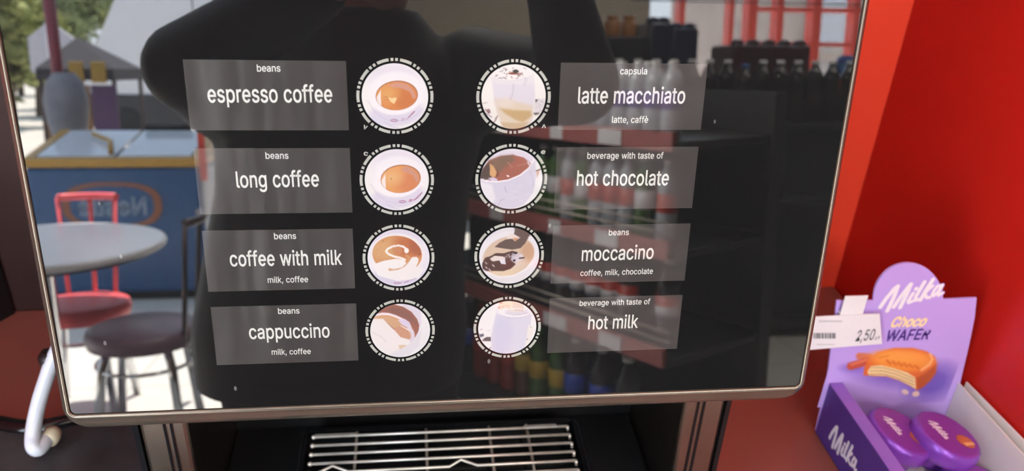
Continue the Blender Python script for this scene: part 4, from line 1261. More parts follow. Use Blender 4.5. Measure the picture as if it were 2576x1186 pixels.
# side walls
HL = at(2085, 965, 1, YB_)[2]
s = MB()
s.box(XL, XL + 0.0015, -0.03, YB_ - 0.001, ZT + 0.002, HL, mi=0)
s.box(XL, XL + 0.0135, -0.03, YB_ - 0.001, HL, HL + 0.0012, mi=1)
s.box(XL + 0.012, XL + 0.0135, -0.03, YB_ - 0.001, ZT + 0.002, HL - 0.0002, mi=1)
sw = s.build('side_wall', ['purple_dark', 'purple'], db)
ex0 = at(2086, 1103, 0, XL)
ex1 = at(2153, 1184, 0, XL)
dl = math.hypot(ex1[1] - ex0[1], ex1[2] - ex0[2])
dv = Vector((0, ex1[1] - ex0[1], ex1[2] - ex0[2])).normalized()
script_logo(sw, frame((XL - 0.0004, ex0[1], ex0[2]), dv, Vector((0, dv.z, -dv.y))), 0, 0, dl * 1.02, 0.0, (78, 52, 130))
ra, rb_ = at(2440, 968, 0, XR), at(2576, 1106, 0, XR)
sl_ = (ra[2] - rb_[2]) / (ra[1] - rb_[1])
yb2, yf2 = YB_ - 0.001, -0.03
zb2, zf2 = ra[2] + sl_ * (yb2 - ra[1]), max(ZT + 0.05, ra[2] + sl_ * (yf2 - ra[1]))
s = MB()
s.prism([(yb2, ZT + 0.002), (yf2, ZT + 0.002), (yf2, zf2), (yb2, zb2)], 0.0015, lambda a, b_, c=0: Vector((XR + c, a, b_)))
s.box(XR - 0.010, XR - 0.0085, yf2, yb2, ZT + 0.002, min(zb2, zf2) - 0.001)
s.build('side_wall', 'grey_card', db)
MB().box(XL + 0.001, XR - 0.002, -0.03, YB_ - 0.002, ZT + 0.0006, ZT + 0.0018).build('base', 'grey_card', db)
MB().box(XL + 0.0145, XR - 0.0105, -0.032, -0.0305, ZT + 0.002, ZT + 0.045).build('front_wall', 'purple_dark', db)
# price tag clipped to the box
YT = YB_ - 0.006


def tp(px, py, y=YT):
    q = at(px, py, 1, y)
    return q[0], q[2]


pt = thing('price_tag', at(2150, 860, 1, YT), 'white price tag reading 2,50 clipped on the purple box', 'price tag')
cq = [tp(2010, 883), tp(2219, 866), tp(2213, 790), tp(2010, 800)]
MB().prism(cq, 0.0012, lambda a, b_, c=0: Vector((a, YT - c, b_))).build('card', 'white_card', pt)
a_, b_ = tp(2126, 757), tp(2170, 800)
cl_ = MB()
cl_.box(a_[0], b_[0], YT + 0.0013, YT + 0.0025, b_[1] - 0.004, a_[1] + 0.004)
cl_.box(a_[0], b_[0], YT + 0.0024, YB_ - 0.0002, b_[1] + 0.002, b_[1] + 0.006)
cl_.build('clip', 'white_card', pt)
ft = lambda a, b2, c=0: Vector((a, YT - 0.0003, b2))
t = MB()
x0, z0 = tp(2151, 859)
x1, z1 = tp(2196, 855)
put_text(t, '2,50', ft, x0, x1, z0, 0.0255, y1=z1, bold=0.006)
x0, z0 = tp(2199, 855)
x1, z1 = tp(2212, 853)
put_text(t, 'z\u0142', ft, x0, x1, z0, 0.008, y1=z1, bold=0.0)
t.build('price_lettering', 'ink', pt, fixn=False)
t = MB()
rg = random.Random(3)
for y0, y1, xa, xb, n in ((807, 810, 2060, 2119, 14), (866, 868, 2054, 2100, 10)):
    t = MB()
    for k in range(n):
        u = xa + (xb - xa) * k / n
        t.quad(*[ft(*tp(*q)) for q in ((u, y1), (u + (xb - xa) / n * 0.72, y1), (u + (xb - xa) / n * 0.72, y0), (u, y0))])
    t.build('fine_print', 'ink_pale', pt, fixn=False)
t = MB()
u = 2046.0
while u < 2100:
    w_ = rg.choice((1.2, 2.0, 3.2))
    t.quad(*[ft(*tp(*q)) for q in ((u, 852), (u + w_, 852), (u + w_, 838), (u, 838))])
    u += w_ + rg.choice((1.5, 2.5))
t.build('barcode', 'ink', pt, fixn=False)


# wrapped round wafers
def wafer(loc, rx, ry, label):
    w = thing('chocolate_wafer', loc, label, 'chocolate wafer', 'purple wrapped wafers in the display box')
    w.rotation_euler = (rx, ry, 0)
    xf = Matrix.Translation(Vector(tuple(map(float, loc))))
    m = MB()
    m.lathe([(0.0265, -0.011), (0.0315, -0.0085), (0.0335, -0.003), (0.0335, 0.004), (0.0320, 0.0085), (0.0300, 0.0105), (0.0280, 0.0108)], seg=48, xf=xf, mis=[0, 0, 0, 0, 0, 1, 1])
    b_ = m.build('wrapper', ['wrap_side', 'wrap_top'], w)
    return w, b_


def wafer_print(par, base):
    fr = lambda a, b_, c=0: Vector((base[0] + a, base[1] + b_, base[2] + 0.01105 + c))
    script_logo(par, lambda a, b_, c=0: fr(-0.016 + a * 0.24 + b_ * 0.97, 0.014 - a * 0.97 + b_ * 0.24), 0, 0, 0.024, 0.0, (126, 52, 148), n=80)
    N = 26
    vs, xs, ys = [], [], []
    for i in range(N + 1):
        for k in range(N + 1):
            a, b_ = -1 + 2 * i / N, -1 + 2 * k / N
            r = max(abs(a), abs(b_), 1e-9) / max(math.hypot(a, b_), 1e-9)
            a, b_ = a * r, b_ * r
            vs.append(np.array(fr(0.0135 + a * 0.0095, -0.008 + b_ * 0.0085, 0)))
            xs.append(a)
            ys.append(b_)
    fs = [(i * (N + 1) + k, (i + 1) * (N + 1) + k, (i + 1) * (N + 1) + k + 1, i * (N + 1) + k + 1) for i in range(N) for k in range(N)]
    p = Paint(np.array(xs), np.array(ys)).fill((172, 88, 60))
    p.ell(0.0, 0.2, 0.8, 0.6, (188, 102, 66), 0, 0.6)
    p.poly([(-0.5, -0.3), (0.1, -0.1), (0.9, 0.05), (1.1, -0.3), (0.3, -0.5), (-0.3, -0.75)], (226, 170, 116), 0.12)
    o = raw_mesh('biscuit_print', vs, fs, 'printed_card', par)
    paint_attr(o.data, p.c)


wl = at(2212, 1106, 2, ZT + 0.056)
wr = at(2381, 1092, 2, ZT + 0.056)
wr = np.array([min(wr[0], XR - 0.044), min(wr[1], YB_ - 0.037), ZT + 0.046])
wl = np.array([XL + 0.0475, YB_ - 0.060, ZT + 0.046])
for loc, ry, lab in ((wr, 0.24, 'purple wrapped wafer on top, nearest the grey right wall of the box'), (wl, 0.30, 'magenta purple wafer on top, half behind the left wall of the box')):
    w, b_ = wafer(loc, 0.06, ry, lab)
    wafer_print(b_, loc)
for loc, lab in ((np.array([XR - 0.044, YB_ - 0.040, ZT + 0.0135]), 'purple wrapped wafer underneath the right top wafer'),
                 (np.array([XL + 0.048, YB_ - 0.040, ZT + 0.0135]), 'purple wrapped wafer underneath the left top wafer'),
                 (np.array([XR - 0.044, YB_ - 0.106, ZT + 0.0135]), 'purple wrapped wafer in the bottom layer, right and nearest the viewer')):
    wafer(loc, 0, 0, lab)

# ================================================================== THE PLACE BEHIND THE CAMERA (it shows in the glossy panel)
# ---- terrace furniture
def make_chair(name, c, face, seat_m, post_m, label, spindles, seat_r=0.185, hz=0.45, top=0.84):
    """round-seated bistro chair; face = direction angle it looks towards."""
    t = thing(name, (c[0], c[1], 0), label, 'chair')
    MB().lathe([(seat_r - 0.03, hz - 0.062), (seat_r - 0.006, hz - 0.055), (seat_r, hz - 0.026), (seat_r - 0.006, hz - 0.004), (seat_r - 0.03, hz + 0.004), (0.01, hz + 0.006)],
               (c[0], c[1], 0), 40).build('seat', seat_m, t)
    MB().tube([(c[0] + (seat_r - 0.03) * math.cos(2 * PI * k / 28), c[1] + (seat_r - 0.03) * math.sin(2 * PI * k / 28), hz - 0.13) for k in range(28)], 0.007, 8,
              closed=True).build('stretcher_ring', 'chrome', t)
    for k in range(4):
        a = face + PI / 4 + k * PI / 2
        d = Vector((math.cos(a), math.sin(a), 0))
        cc = Vector((c[0], c[1], 0))
        MB().tube([cc + d * (seat_r - 0.06) + Vector((0, 0, hz - 0.042)), cc + d * (seat_r - 0.03) + Vector((0, 0, hz - 0.13)), cc + d * (seat_r + 0.015) + Vector((0, 0, 0.0))],
                  0.016, 12).build('leg', 'chrome', t)
    b = face + PI
    n = len(spindles)
    for sp_ in spindles:
        a = b + sp_
        d = Vector((math.cos(a), math.sin(a), 0))
        cc = Vector((c[0], c[1], 0))
        MB().tube([cc + d * (seat_r - 0.008) + Vector((0, 0, hz - 0.03)), cc + d * (seat_r + 0.01) + Vector((0, 0, hz + 0.15)), cc + d * (seat_r + 0.03) + Vector((0, 0, top))],
                  0.009, 8).build('back_post', post_m, t)
    m = max(abs(q) for q in spindles)
    MB().tube([(c[0] + (seat_r + 0.03) * math.cos(b - m + 2 * m * k / 12), c[1] + (seat_r + 0.03) * math.sin(b - m + 2 * m * k / 12), top) for k in range(13)],
              0.015, 10).build('top_rail', seat_m if 'red' in label else post_m, t)
    return t


make_chair('bistro_chair', (-0.985, -2.53), math.radians(178), 'seat_dark', 'post_dark', 'aubergine vinyl round-seated chair with chrome legs on the sunny tiles', (-0.55, 0.55), seat_r=0.195)
make_chair('bistro_chair', (-1.325, -2.87), math.radians(88), 'seat_red', 'seat_red', 'bright red round-seated chair tucked behind the white table', (-0.55, 0.0, 0.5), seat_r=0.185)

tb = thing('cafe_table', (-1.33, -2.60, 0), 'round white cafe table on the terrace beside two chairs', 'table')
MB().lathe([(0.395, 0.716), (0.408, 0.720), (0.412, 0.732), (0.408, 0.742), (0.395, 0.745)], (-1.33, -2.60, 0), 64).build('table_top', 'white_gloss', tb)
MB().lathe([(0.36, 0.700), (0.375, 0.702), (0.375, 0.716)], (-1.33, -2.60, 0), 48).build('under_rim', 'dark_edge', tb)
MB().lathe([(0.05, 0.035), (0.032, 0.08), (0.032, 0.68), (0.07, 0.702)], (-1.33, -2.60, 0), 20).build('column', 'chrome', tb)
MB().lathe([(0.115, 0.0), (0.115, 0.015), (0.09, 0.03), (0.05, 0.036)], (-1.33, -2.60, 0), 40).build('foot', 'dark_edge', tb)

# ---- ice cream chest freezer
FX0, FX1, FY0, FY1, FZ = -2.20, -1.235, -5.12, -4.50, 0.80
fz = thing('chest_freezer', ((FX0 + FX1) / 2, (FY0 + FY1) / 2, 0), 'blue ice cream chest freezer with a mustard yellow rim on the terrace', 'freezer')
MB().box(FX0, FX1, FY0, FY1, 0.05, FZ, bev=0.03, seg=3).build('cabinet', 'freezer_blue', fz)
MB().box(FX0 + 0.05, FX1 - 0.05, FY0 + 0.05, FY1 - 0.05, 0.0, 0.05).build('base', 'rubber', fz)
b = MB()
for x0, x1, y0, y1 in ((FX0 - 0.01, FX1 + 0.01, FY1 - 0.05, FY1 + 0.012), (FX0 - 0.01, FX1 + 0.01, FY0 - 0.012, FY0 + 0.05), (FX0 - 0.01, FX0 + 0.06, FY0, FY1), (FX1 - 0.06, FX1 + 0.01, FY0, FY1)):
    b.box(x0, x1, y0, y1, FZ - 0.005, FZ + 0.05, bev=0.012)
b.build('rim', 'freezer_yellow', fz)
b = MB()
b.prism([(FY1 - 0.02, FZ + 0.05), (FY0 + 0.04, FZ + 0.05), (FY0 + 0.04, FZ + 0.17)], 0.05, lambda a, c_, c=0: Vector((FX1 - 0.0 + c, a, c_)))
b.build('rim_cheek', 'freezer_yellow', fz)
b = MB()
b.prism([(FY1 - 0.02, FZ + 0.05), (FY0 + 0.04, FZ + 0.05), (FY0 + 0.04, FZ + 0.17)], 0.05, lambda a, c_, c=0: Vector((FX0 + 0.05 + c, a, c_)))
b.build('rim_cheek', 'freezer_yellow', fz)
for x0, x1 in ((FX0 + 0.06, -1.72), (-1.70, FX1 - 0.06)):
    b = MB()
    b.prism([(FY1 - 0.05, FZ + 0.045), (FY0 + 0.05, FZ + 0.155), (FY0 + 0.05, FZ + 0.165), (FY1 - 0.05, FZ + 0.057)], x1 - x0, lambda a, c_, c=0: Vector((x1 + c, a, c_)))
    b.build('sliding_lid', 'freezer_lid', fz)
MB().tube([(-1.74 + 0.0, FY1 - 0.06, FZ + 0.075), (-1.80, FY1 - 0.25, FZ + 0.125), (-1.95, FY1 - 0.40, FZ + 0.155)], 0.014, 8).build('lid_handle', 'freezer_yellow', fz)
MB().tube([(-1.68, FY0 + 0.09, FZ + 0.185), (-1.40, FY0 + 0.09, FZ + 0.185)], 0.02, 8).build('lid_bar', 'rubber', fz)
lc = (-1.735, FY1 + 0.002, 0.575)
fr = frame(lc, (-1, 0, 0), (0, 0, 1))       # reads correctly when seen from the counter side
b = MB()
n = 48
for k in range(n):
    a0, a1 = 2 * PI * k / n, 2 * PI * (k + 1) / n
    P = lambda a, s_: fr(s_ * 0.275 * math.copysign(abs(math.cos(a)) ** 0.75, math.cos(a)), s_ * 0.135 * math.copysign(abs(math.sin(a)) ** 0.75, math.sin(a)), 0.004)
    b.quad(P(a0, 1.0), P(a1, 1.0), P(a1, 0.84), P(a0, 0.84), 0)
    f_ = [b.bm.verts.new(tuple(q)) for q in (P(a0, 0.84), P(a1, 0.84), fr(0, 0, 0.004))]
    b.bm.faces.new(f_).material_index = 1
b.build('logo_oval', ['orange_brown', 'freezer_blue'], fz, fixn=False)
t = MB()
put_text(t, 'Nestl\u00e9', lambda a, b_, c=0: fr(a, b_, 0.006), -0.19, 0.19, -0.055, 0.20, bold=0.03)
t.build('logo_lettering', 'logo_blue', fz, fixn=False)

# ---- grey folded parasol on a red pole, behind the freezer
py_ = -5.35
px_ = rat(150, 230, 1, py_)[0]
pa = thing('folded_parasol', (px_, py_, 0), 'grey folded parasol tied round a dark red pole behind the freezer', 'parasol')
MB().tube([(px_, py_, 0.05), (px_, py_, 1.25), (rat(131, 0, 1, py_)[0] - 0.03, py_, 2.35)], [0.03, 0.036, 0.042], 14).build('pole', 'red_post', pa)
MB().lathe([(0.045, 0.62), (0.075, 0.78), (0.125, 1.02), (0.135, 1.14), (0.115, 1.25), (0.06, 1.32)], (px_ + 0.035, py_, 0), 20).build('canopy_cloth', 'grey_cloth', pa)
MB().lathe([(0.24, 0), (0.24, 0.05), (0.08, 0.09), (0.05, 0.2)], (px_, py_, 0), 24).build('base', 'rubber', pa)

# ---- market stall with hanging cloths further back
sy = -7.6
sx = rat(228, 200, 1, sy)[0]
st = thing('market_stall', (sx, sy, 0), 'small market stall hung with brown and purple cloths beyond the freezer', 'stall')
b = MB()
r0 = [(sx - 0.30, sy - 0.4, 1.34), (sx + 0.34, sy - 0.4, 1.34), (sx + 0.34, sy + 0.4, 1.34), (sx - 0.30, sy + 0.4, 1.34)]
ap = Vector((sx - 0.10, sy - 0.05, 1.62))
vv = [b.bm.verts.new(q) for q in r0]
av = b.bm.verts.new(ap)
for i in range(4):
    b.bm.faces.new((vv[i], vv[(i + 1) % 4], av))
lo_ = [b.bm.verts.new((q[0], q[1], q[2] - 0.10)) for q in r0]
for i in range(4):
    b.bm.faces.new((lo_[i], lo_[(i + 1) % 4], vv[(i + 1) % 4], vv[i]))
b.bm.faces.new(lo_[::-1])
b.build('canopy', 'canopy_dark', st)
for dx in (-0.28, 0.32):
    for dy in (-0.36, 0.36):
        MB().tube([(sx + dx, sy + dy, 0), (sx + dx, sy + dy, 1.25)], 0.02, 8).build('post', 'post_dark', st)
for x0, x1, m_, z0 in ((-0.26, -0.04, 'banner_brown', 0.35), (-0.03, 0.12, 'banner_brown', 0.35), (0.13, 0.34, 'banner_purple', 0.35)):
    b = MB()
    b.box(sx + x0, sx + x1, sy + 0.36, sy + 0.385, z0, 1.20, bev=0.008)
    b.build('hanging_cloth', m_, st)
MB().box(sx - 0.28, sx + 0.32, sy - 0.34, sy + 0.34, 0.30, 0.40).build('shelf_board', 'banner_brown', st)
for k, (dx, m_) in enumerate(((0.04, 'banner_yellow'), (0.22, 'banner_yellow'))):
    q = tag(MB().box(sx + dx - 0.06, sx + dx + 0.06, sy + 0.405, sy + 0.44, 1.22, 1.40, bev=0.01).build('cloth_bundle', m_, base=(sx + dx, sy + 0.41, 1.22)),
            ['mustard cloth bundle hung on the stall edge, over the brown cloths', 'mustard cloth bundle hung on the stall edge, over the purple cloth'][k], 'cloth')

# ---- white hexagonal sign board
wy = -9.0
wx = rat(133, 120, 1, wy)[0] + 0.62
sg = thing('sign_board', (wx, wy, 0), 'white hexagonal sign board on a post behind the red pole', 'sign')
b = MB()
b.prism([(0.26 * math.cos(math.radians(60 * k + 30)), 0.34 * math.sin(math.radians(60 * k + 30))) for k in range(6)], 0.04, lambda a, c_, c=0: Vector((wx - 0.62 + a, wy - c, 1.48 + c_)))
b.build('board', 'sign_white', sg)
MB().tube([(wx - 0.62, wy + 0.07, 0), (wx - 0.62, wy + 0.07, 1.8)], 0.03, 10).build('post', 'sign_white', sg)


# ---- pale van parked across the yard
def place(px, depth):
    return rat(px, 300, 1, depth)[0]


VY = -17.0
vx0, vx1 = place(205, VY), place(560, VY)
vn = thing('delivery_van', ((vx0 + vx1) / 2, VY, -0.13), 'pale grey delivery van parked across the yard', 'van')
zb = -0.13
b = MB()
b.prism([(vx0, zb + 0.35), (vx0, zb + 1.35), (vx0 + 0.25, zb + 1.60), (vx0 + 0.85, zb + 2.85), (vx1 + 1.2, zb + 2.85), (vx1 + 1.2, zb + 0.35)], 1.9, lambda a, c_, c=0: Vector((a, VY + c, c_)))
b.build('body', 'van_white', vn)
b = MB()
b.prism([(vx0 + 2.35, zb + 1.55), (vx0 + 2.45, zb + 2.42), (vx0 + 3.0, zb + 2.42), (vx0 + 3.0, zb + 1.55)], 0.02, lambda a, c_, c=0: Vector((a, VY + 0.025 + c, c_)))
b.build('side_window', 'van_dark', vn)
MB().box(vx0 - 0.03, vx1 + 1.2, VY - 1.8, VY + 0.03, zb + 0.30, zb + 0.95, bev=0.02).build('lower_trim', 'van_dark', vn)
b = MB()
b.ellipsoid((vx0 + 0.03, VY - 0.2, zb + 1.12), 0.12, 0.2, 0.13)
b.build('headlamp', 'lamp_glass', vn)
for x in (vx0 + 0.85, vx1 + 0.5):
    b = MB()
    b.lathe([(0.20, -0.12), (0.34, -0.12), (0.36, -0.08), (0.36, 0.08), (0.34, 0.12), (0.20, 0.12)], seg=28, xf=Matrix.Translation((x, VY - 0.08, zb + 0.36)) @ Matrix.Rotation(PI / 2, 4, 'X'))
    b.build('wheel', 'rubber', vn)


# ---- trees
def tree(x, y, h, w, leafm, label, seed, n=2600):
    rg = random.Random(seed)
    t = thing('tree', (x, y, -0.13), label, 'tree', 'trees across the yard')
    MB().tube([(x, y, -0.13), (x + 0.1, y, h * 0.3), (x, y + 0.1, h * 0.6)], [0.16, 0.12, 0.05], 8).build('trunk', 'bark', t)
    b = MB()
    cl = [(rg.uniform(-0.6, 0.6) * w, rg.uniform(-0.6, 0.6) * w, rg.uniform(0.06, 0.85) * h, rg.uniform(0.22, 0.42) * w) for _ in range(26)]
    for cx, cy, cz, r in cl:
        k = 1 - abs(cz / h - 0.45)
        cx, cy = cx * k, cy * k
        b.ellipsoid((x + cx, y + cy, cz + 0.3), r * 0.62, r * 0.62, r * 0.5, 9, 6)
        for _ in range(n // 26):
            a, e = rg.uniform(0, 2 * PI), rg.uniform(-0.6, 1.4)
            d = Vector((math.cos(a) * math.cos(e), math.sin(a) * math.cos(e), math.sin(e) * 0.85))
            q = Vector((x + cx, y + cy, cz + 0.3)) + d * r * rg.uniform(0.75, 1.08)
            s_ = rg.uniform(0.06, 0.15) * w ** 0.5
            u = Vector((rg.uniform(-1, 1), rg.uniform(-1, 1), rg.uniform(-1, 1))).normalized()
            v = u.orthogonal().normalized()
            b.quad(q + u * s_, q + v * s_ * 0.6, q - u * s_, q - v * s_ * 0.6)
    b.build('foliage', leafm, t, fixn=False)


for px, yy, hh, ww, lm, lab in ((25, -21, 5.0, 1.5, 'leaf_yellow', 'yellow-green leafy tree at the far left of the yard'), (105, -26, 6.0, 1.7, 'leaf', 'dull green tree left of the red pole'),
                                (205, -31, 7.0, 2.1, 'leaf', 'dark green tree right of the red pole, beyond the stall'), (300, -37, 8.0, 2.4, 'leaf_yellow', 'olive tree standing behind the pale van'),
                                (60, -44, 9.0, 3.0, 'leaf', 'tall grey-green tree furthest back on the left'),
                                (1735, -24, 2.9, 1.0, 'leaf_yellow', 'low light green tree seen through the shop window, leftmost'), (1800, -30, 3.0, 1.5, 'leaf', 'low dark green tree in the middle of the shop window view'),
                                (1842, -22, 2.8, 0.9, 'leaf_yellow', 'low light green tree beside the stucco house')):
    tree(place(px, yy), yy, hh, ww, lm, lab, int(abs(px) + 3))

# ---- unseen sun-blocking sail added high over the back of the terrace
aw = thing('shade_sail', (-3.4, -5.4, 0), 'pale flat shade sail on tall red posts high over the freezer', 'shade sail')
MB().box(-6.6, -0.40, -6.3, -4.72, 5.0, 5.05).build('sail', 'white_gloss', aw)
for x in (-6.4, -0.55):
    for y in (-6.2, -4.9):
        MB().tube([(x, y, 0), (x, y, 5.0)], 0.04, 10).build('post', 'red_post', aw)

# ---- red pennant hung from the roof edge
P0, P1 = rat(500, 272, 1, -3.1), rat(512, 455, 1, -3.1)
pe = thing('pennant', (P0[0], -3.1, P1[2]), 'narrow red pennant hanging by a cord beside the photographer', 'pennant')
b = MB()
b.prism([(P0[0] - 0.012, P0[2]), (P0[0] + 0.014, P0[2]), (P1[0] + 0.018, P1[2]), (P1[0] - 0.010, P1[2])], 0.012, lambda a, c_, c=0: Vector((a, -3.1 - c, c_)))
b.build('cloth', 'red_frame', pe)
MB().tube([(P0[0], -3.106, P0[2] - 0.005), (P0[0], -3.106, 2.80)], 0.0025, 6).build('cord', 'rubber', pe)

# ---- far shop wall with the red-framed windows
WY = -7.0
wx0, wx1, wz0, wz1 = 2.12, 4.62, 1.30, 2.45
w = MB()
w.box(-0.06, wx0, WY - 0.15, WY, 0, 2.8)
w.box(wx1, 4.8, WY - 0.15, WY, 0, 2.8)
w.box(wx0, wx1, WY - 0.15, WY, 0, wz0)
w.box(wx0, wx1, WY - 0.15, WY, wz1, 2.8)
struct(w.build('wall_far', 'tan_wall'))
wn_ = MB()
wn_.box(wx0, wx1, WY - 0.10, WY - 0.094, wz0, wz1)
wo = struct(wn_.build('window_1', 'pane'))
mull = [(1712, 0.055), (1889, 0.085), (1958, 0.06), (2050, 0.085), (2150, 0.06)]
for px, wd_ in mull:
    x = rat(px, 80, 1, WY)[0]
    MB().box(x - wd_ / 2, x + wd_ / 2, WY - 0.13, WY + 0.03, wz0, wz1, bev=0.006).build('mullion', 'red_frame', wo)
xa, xb_ = rat(1889, 80, 1, WY)[0], wx1
for px, py in ((1990, 24), (2080, 112)):
    z = rat(px, py, 1, WY)[2]
    MB().box(xa, xb_, WY - 0.12, WY + 0.02, z - 0.018, z + 0.018).build('glazing_bar', 'red_frame', wo)
x = rat(1836, 90, 1, WY)[0]
MB().box(x - 0.022, x + 0.022, WY - 0.12, WY + 0.02, wz0, wz1).build('mullion', 'red_frame', wo)
MB().box(wx0 - 0.03, wx1 + 0.03, WY - 0.14, WY + 0.05, wz0 - 0.05, wz0).build('sill', 'red_frame', wo)
z = rat(1900, 8, 1, WY + 0.1)[2]
MB().tube([(wx0 - 0.2, WY + 0.10, z + 0.01), (wx1, WY + 0.10, z)], 0.008, 6).build('cable', 'rubber', wo)

# ---- stucco house seen through the window
hx = rat(1858, 80, 1, -14)[0]
hb = thing('house', (hx + 5, -16, -0.13), 'grey brown stucco house outside the shop window', 'house')
MB().box(hx, hx + 11, -18, -14, -0.13, 5.0).build('wall', 'facade', hb)
MB().box(hx - 0.2, hx + 11.2, -18.2, -13.7, 5.0, 5.25).build('roof', 'facade_trim', hb)
MB().box(hx - 0.02, hx + 11, -14.02, -13.96, 1.25, 1.50).build('string_course', 'facade_trim', hb)
for k in range(3):
    f_ = MB().box(hx + 1.2 + 2.8 * k, hx + 2.3 + 2.8 * k, -14.03, -13.95, 1.7, 3.1).build('window', 'facade_trim', hb)
    MB().box(hx + 1.3 + 2.8 * k, hx + 2.2 + 2.8 * k, -13.95, -13.93, 1.8, 3.0).build('pane', 'van_white', f_)

# ================================================================== BOTTLE SHELVES
GA = np.array([0.44, -2.33])
GD = np.array([0.512, 0.859]) / math.hypot(0.512, 0.859)
GE = np.array([GD[1], -GD[0]])
XG = Matrix(((GD[0], GE[0], 0, GA[0]), (GD[1], GE[1], 0, GA[1]), (0, 0, 1, 0), (0, 0, 0, 1)))
S0, S1, DEP = -1.05, 0.59, 0.44


def gs(px, py, o):                 # along-shelf position of a pixel's sight line at depth o into the shelf
    h, r = rray(px, py)
    a = GA + GE * o
    t = ((a - h[:2]) @ GE) / (r[:2] @ GE)
    P = h + t * r
    return (P[:2] - GA) @ GD, P[2]


gd = thing('bottle_shelf', tuple(XG @ Vector(((S0 + S1) / 2, DEP / 2, 0))), 'dark metal shop shelving stocked with soft drink bottles', 'shelf')
ZS = [0.12, 0.515, 0.845, 1.165]
for z in ZS:
    b = MB()
    b.box(S0, S1, 0.0, DEP, z - 0.025, z, xf=XG)
    b.build('shelf_board', 'shelf_metal', gd)
    if z > 0.2:
        r_ = MB().box(S0, S1 - 0.02, -0.022, -0.002, z - 0.03, z + 0.025, xf=XG).build('price_rail', 'rail_red', gd)
        for s_ in ((0.02, 0.14), (0.30, 0.40)) if z < 0.6 else ((0.04, 0.10), (0.27, 0.37), (-0.3, -0.22)):
            MB().box(s_[0], s_[1], -0.026, -0.0225, z - 0.026, z + 0.02, xf=XG).build('price_card', 'white_card', r_)
MB().box(S0, S1, DEP, DEP + 0.02, 0.0, 1.30, xf=XG).build('back_sheet', 'shelf_metal', gd)
MB().box(S0, S1, 0.02, DEP, 0.0, 0.094, xf=XG).build('plinth', 'shelf_metal', gd)
for s_ in (S0, S1):
    MB().box(s_ - 0.012, s_ + 0.012, DEP - 0.03, DEP + 0.03, 0.0, 1.30, xf=XG).build('upright', 'shelf_metal', gd)
for z in ZS[1:3]:
    b = MB()
    for k in range(2):
        b.tube([XG @ Vector((S0, 0.004, z + 0.045 + 0.03 * k)), XG @ Vector((S1 - 0.02, 0.004, z + 0.045 + 0.03 * k))], 0.003, 6)
    b.build('guard_wire', 'steel', gd)


sh = thing('shelf_light', tuple(XG @ Vector(((S0 + S1) / 2, -0.75, 1.95))), 'long shaded strip light hanging over the aisle before the bottle shelves', 'lamp')  # unseen lamp added to brighten the bottles
MB().box(S0, S1, -0.86, -0.845, 1.80, 2.02, xf=XG).build('shade', 'shelf_metal', sh)
MB().box(S0, S1, -0.845, -0.68, 2.005, 2.02, xf=XG).build('shade_top', 'shelf_metal', sh)
MB().tube([XG @ Vector((S0 + 0.02, -0.76, 1.96)), XG @ Vector((S1 - 0.02, -0.76, 1.96))], 0.02, 10).build('light_tube', 'lamp_strip', sh)
for s_ in (S0 + 0.3, S1 - 0.3):
    MB().tube([XG @ Vector((s_, -0.75, 2.02)), XG @ Vector((s_, -0.75, 2.80))], 0.006, 6).build('hanging_rod', 'chrome', sh)


def bottle_kind(h, r, body_m, cap_m, band_m, name='bottle', band=(0.26, 0.60)):
    """builds one bottle at the origin; later ones copy it."""
    t = thing(name, (0, 0, 0), 'x', 'bottle')
    nk = r * 0.36
    MB().lathe([(r * 0.78, 0.0), (r * 0.97, h * 0.03), (r, h * 0.08), (r, h * 0.36), (r * 0.93, h * 0.40), (r * 0.93, h * 0.67), (r, h * 0.70), (r * 0.94, h * 0.76), (r * 0.66, h * 0.85),
                (nk * 1.1, h * 0.92), (nk, h * 0.95)], seg=18).build('body', body_m, t)
    MB().lathe([(nk * 1.25, h * 0.945), (nk * 1.3, h * 0.955), (nk * 1.3, h * 0.995), (nk * 1.1, h)], seg=14).build('cap', cap_m, t)
    if band_m == 'tri':
        z0, z1 = h * band[0], h * band[1]
        d = (z1 - z0) / 3
        MB().lathe([(r * 0.99, z0), (r * 0.99, z0 + d), (r * 0.991, z0 + d), (r * 0.991, z0 + 2 * d), (r * 0.99, z0 + 2 * d), (r * 0.99, z1)], seg=18,
                   mis=[0, 0, 1, 1, 2, 2]).build('paper_band', ['band_blue', 'band_tri', 'band_red'], t)
    elif band_m:
        MB().lathe([(r * 0.97, h * band[0]), (r * 0.97, h * band[1])], seg=18).build('paper_band', band_m, t)
    return t


ORD = ['first', 'second', 'third', 'fourth', 'fifth', 'sixth', 'seventh', 'eighth', 'ninth', 'tenth', 'eleventh', 'twelfth', 'thirteenth', 'fourteenth', 'fifteenth', 'sixteenth']
KINDS = {
    'cola': (0.290, 0.037, 'pet_dark', 'cap_white', 'tri', 'dark cola bottle'),
    'bigcola': (0.32, 0.045, 'pet_dark', 'cap_white', 'band_blue', 'large cola bottle'),
    'redb': (0.31, 0.040, 'pet_red', 'cap_red', 'band_red', 'tall red bottle'),
    'brownb': (0.30, 0.040, 'pet_brown', 'cap_red', 'band_yellow', 'brown bottle'),
    'greenb': (0.30, 0.042, 'pet_green', 'cap_green', 'band_yellow', 'green yellow-banded bottle'),
    'clearb': (0.258, 0.033, 'pet_clear', 'cap_white', 'band_red', 'clear red-banded bottle'),
    'limeb': (0.258, 0.033, 'pet_green', 'cap_white', 'band_tri', 'small lime bottle'),
    'water': (0.225, 0.033, 'pet_clear', 'cap_white', 'band_violet', 'violet-banded water bottle'),
    'darkw': (0.30, 0.042, 'pet_dark', 'cap_white', None, 'dark bottle with a white cap'),
    'darkb': (0.28, 0.042, 'pet_dark', 'cap_blue', None, 'dark bottle with a bright blue cap'),
}
PROTO = {}


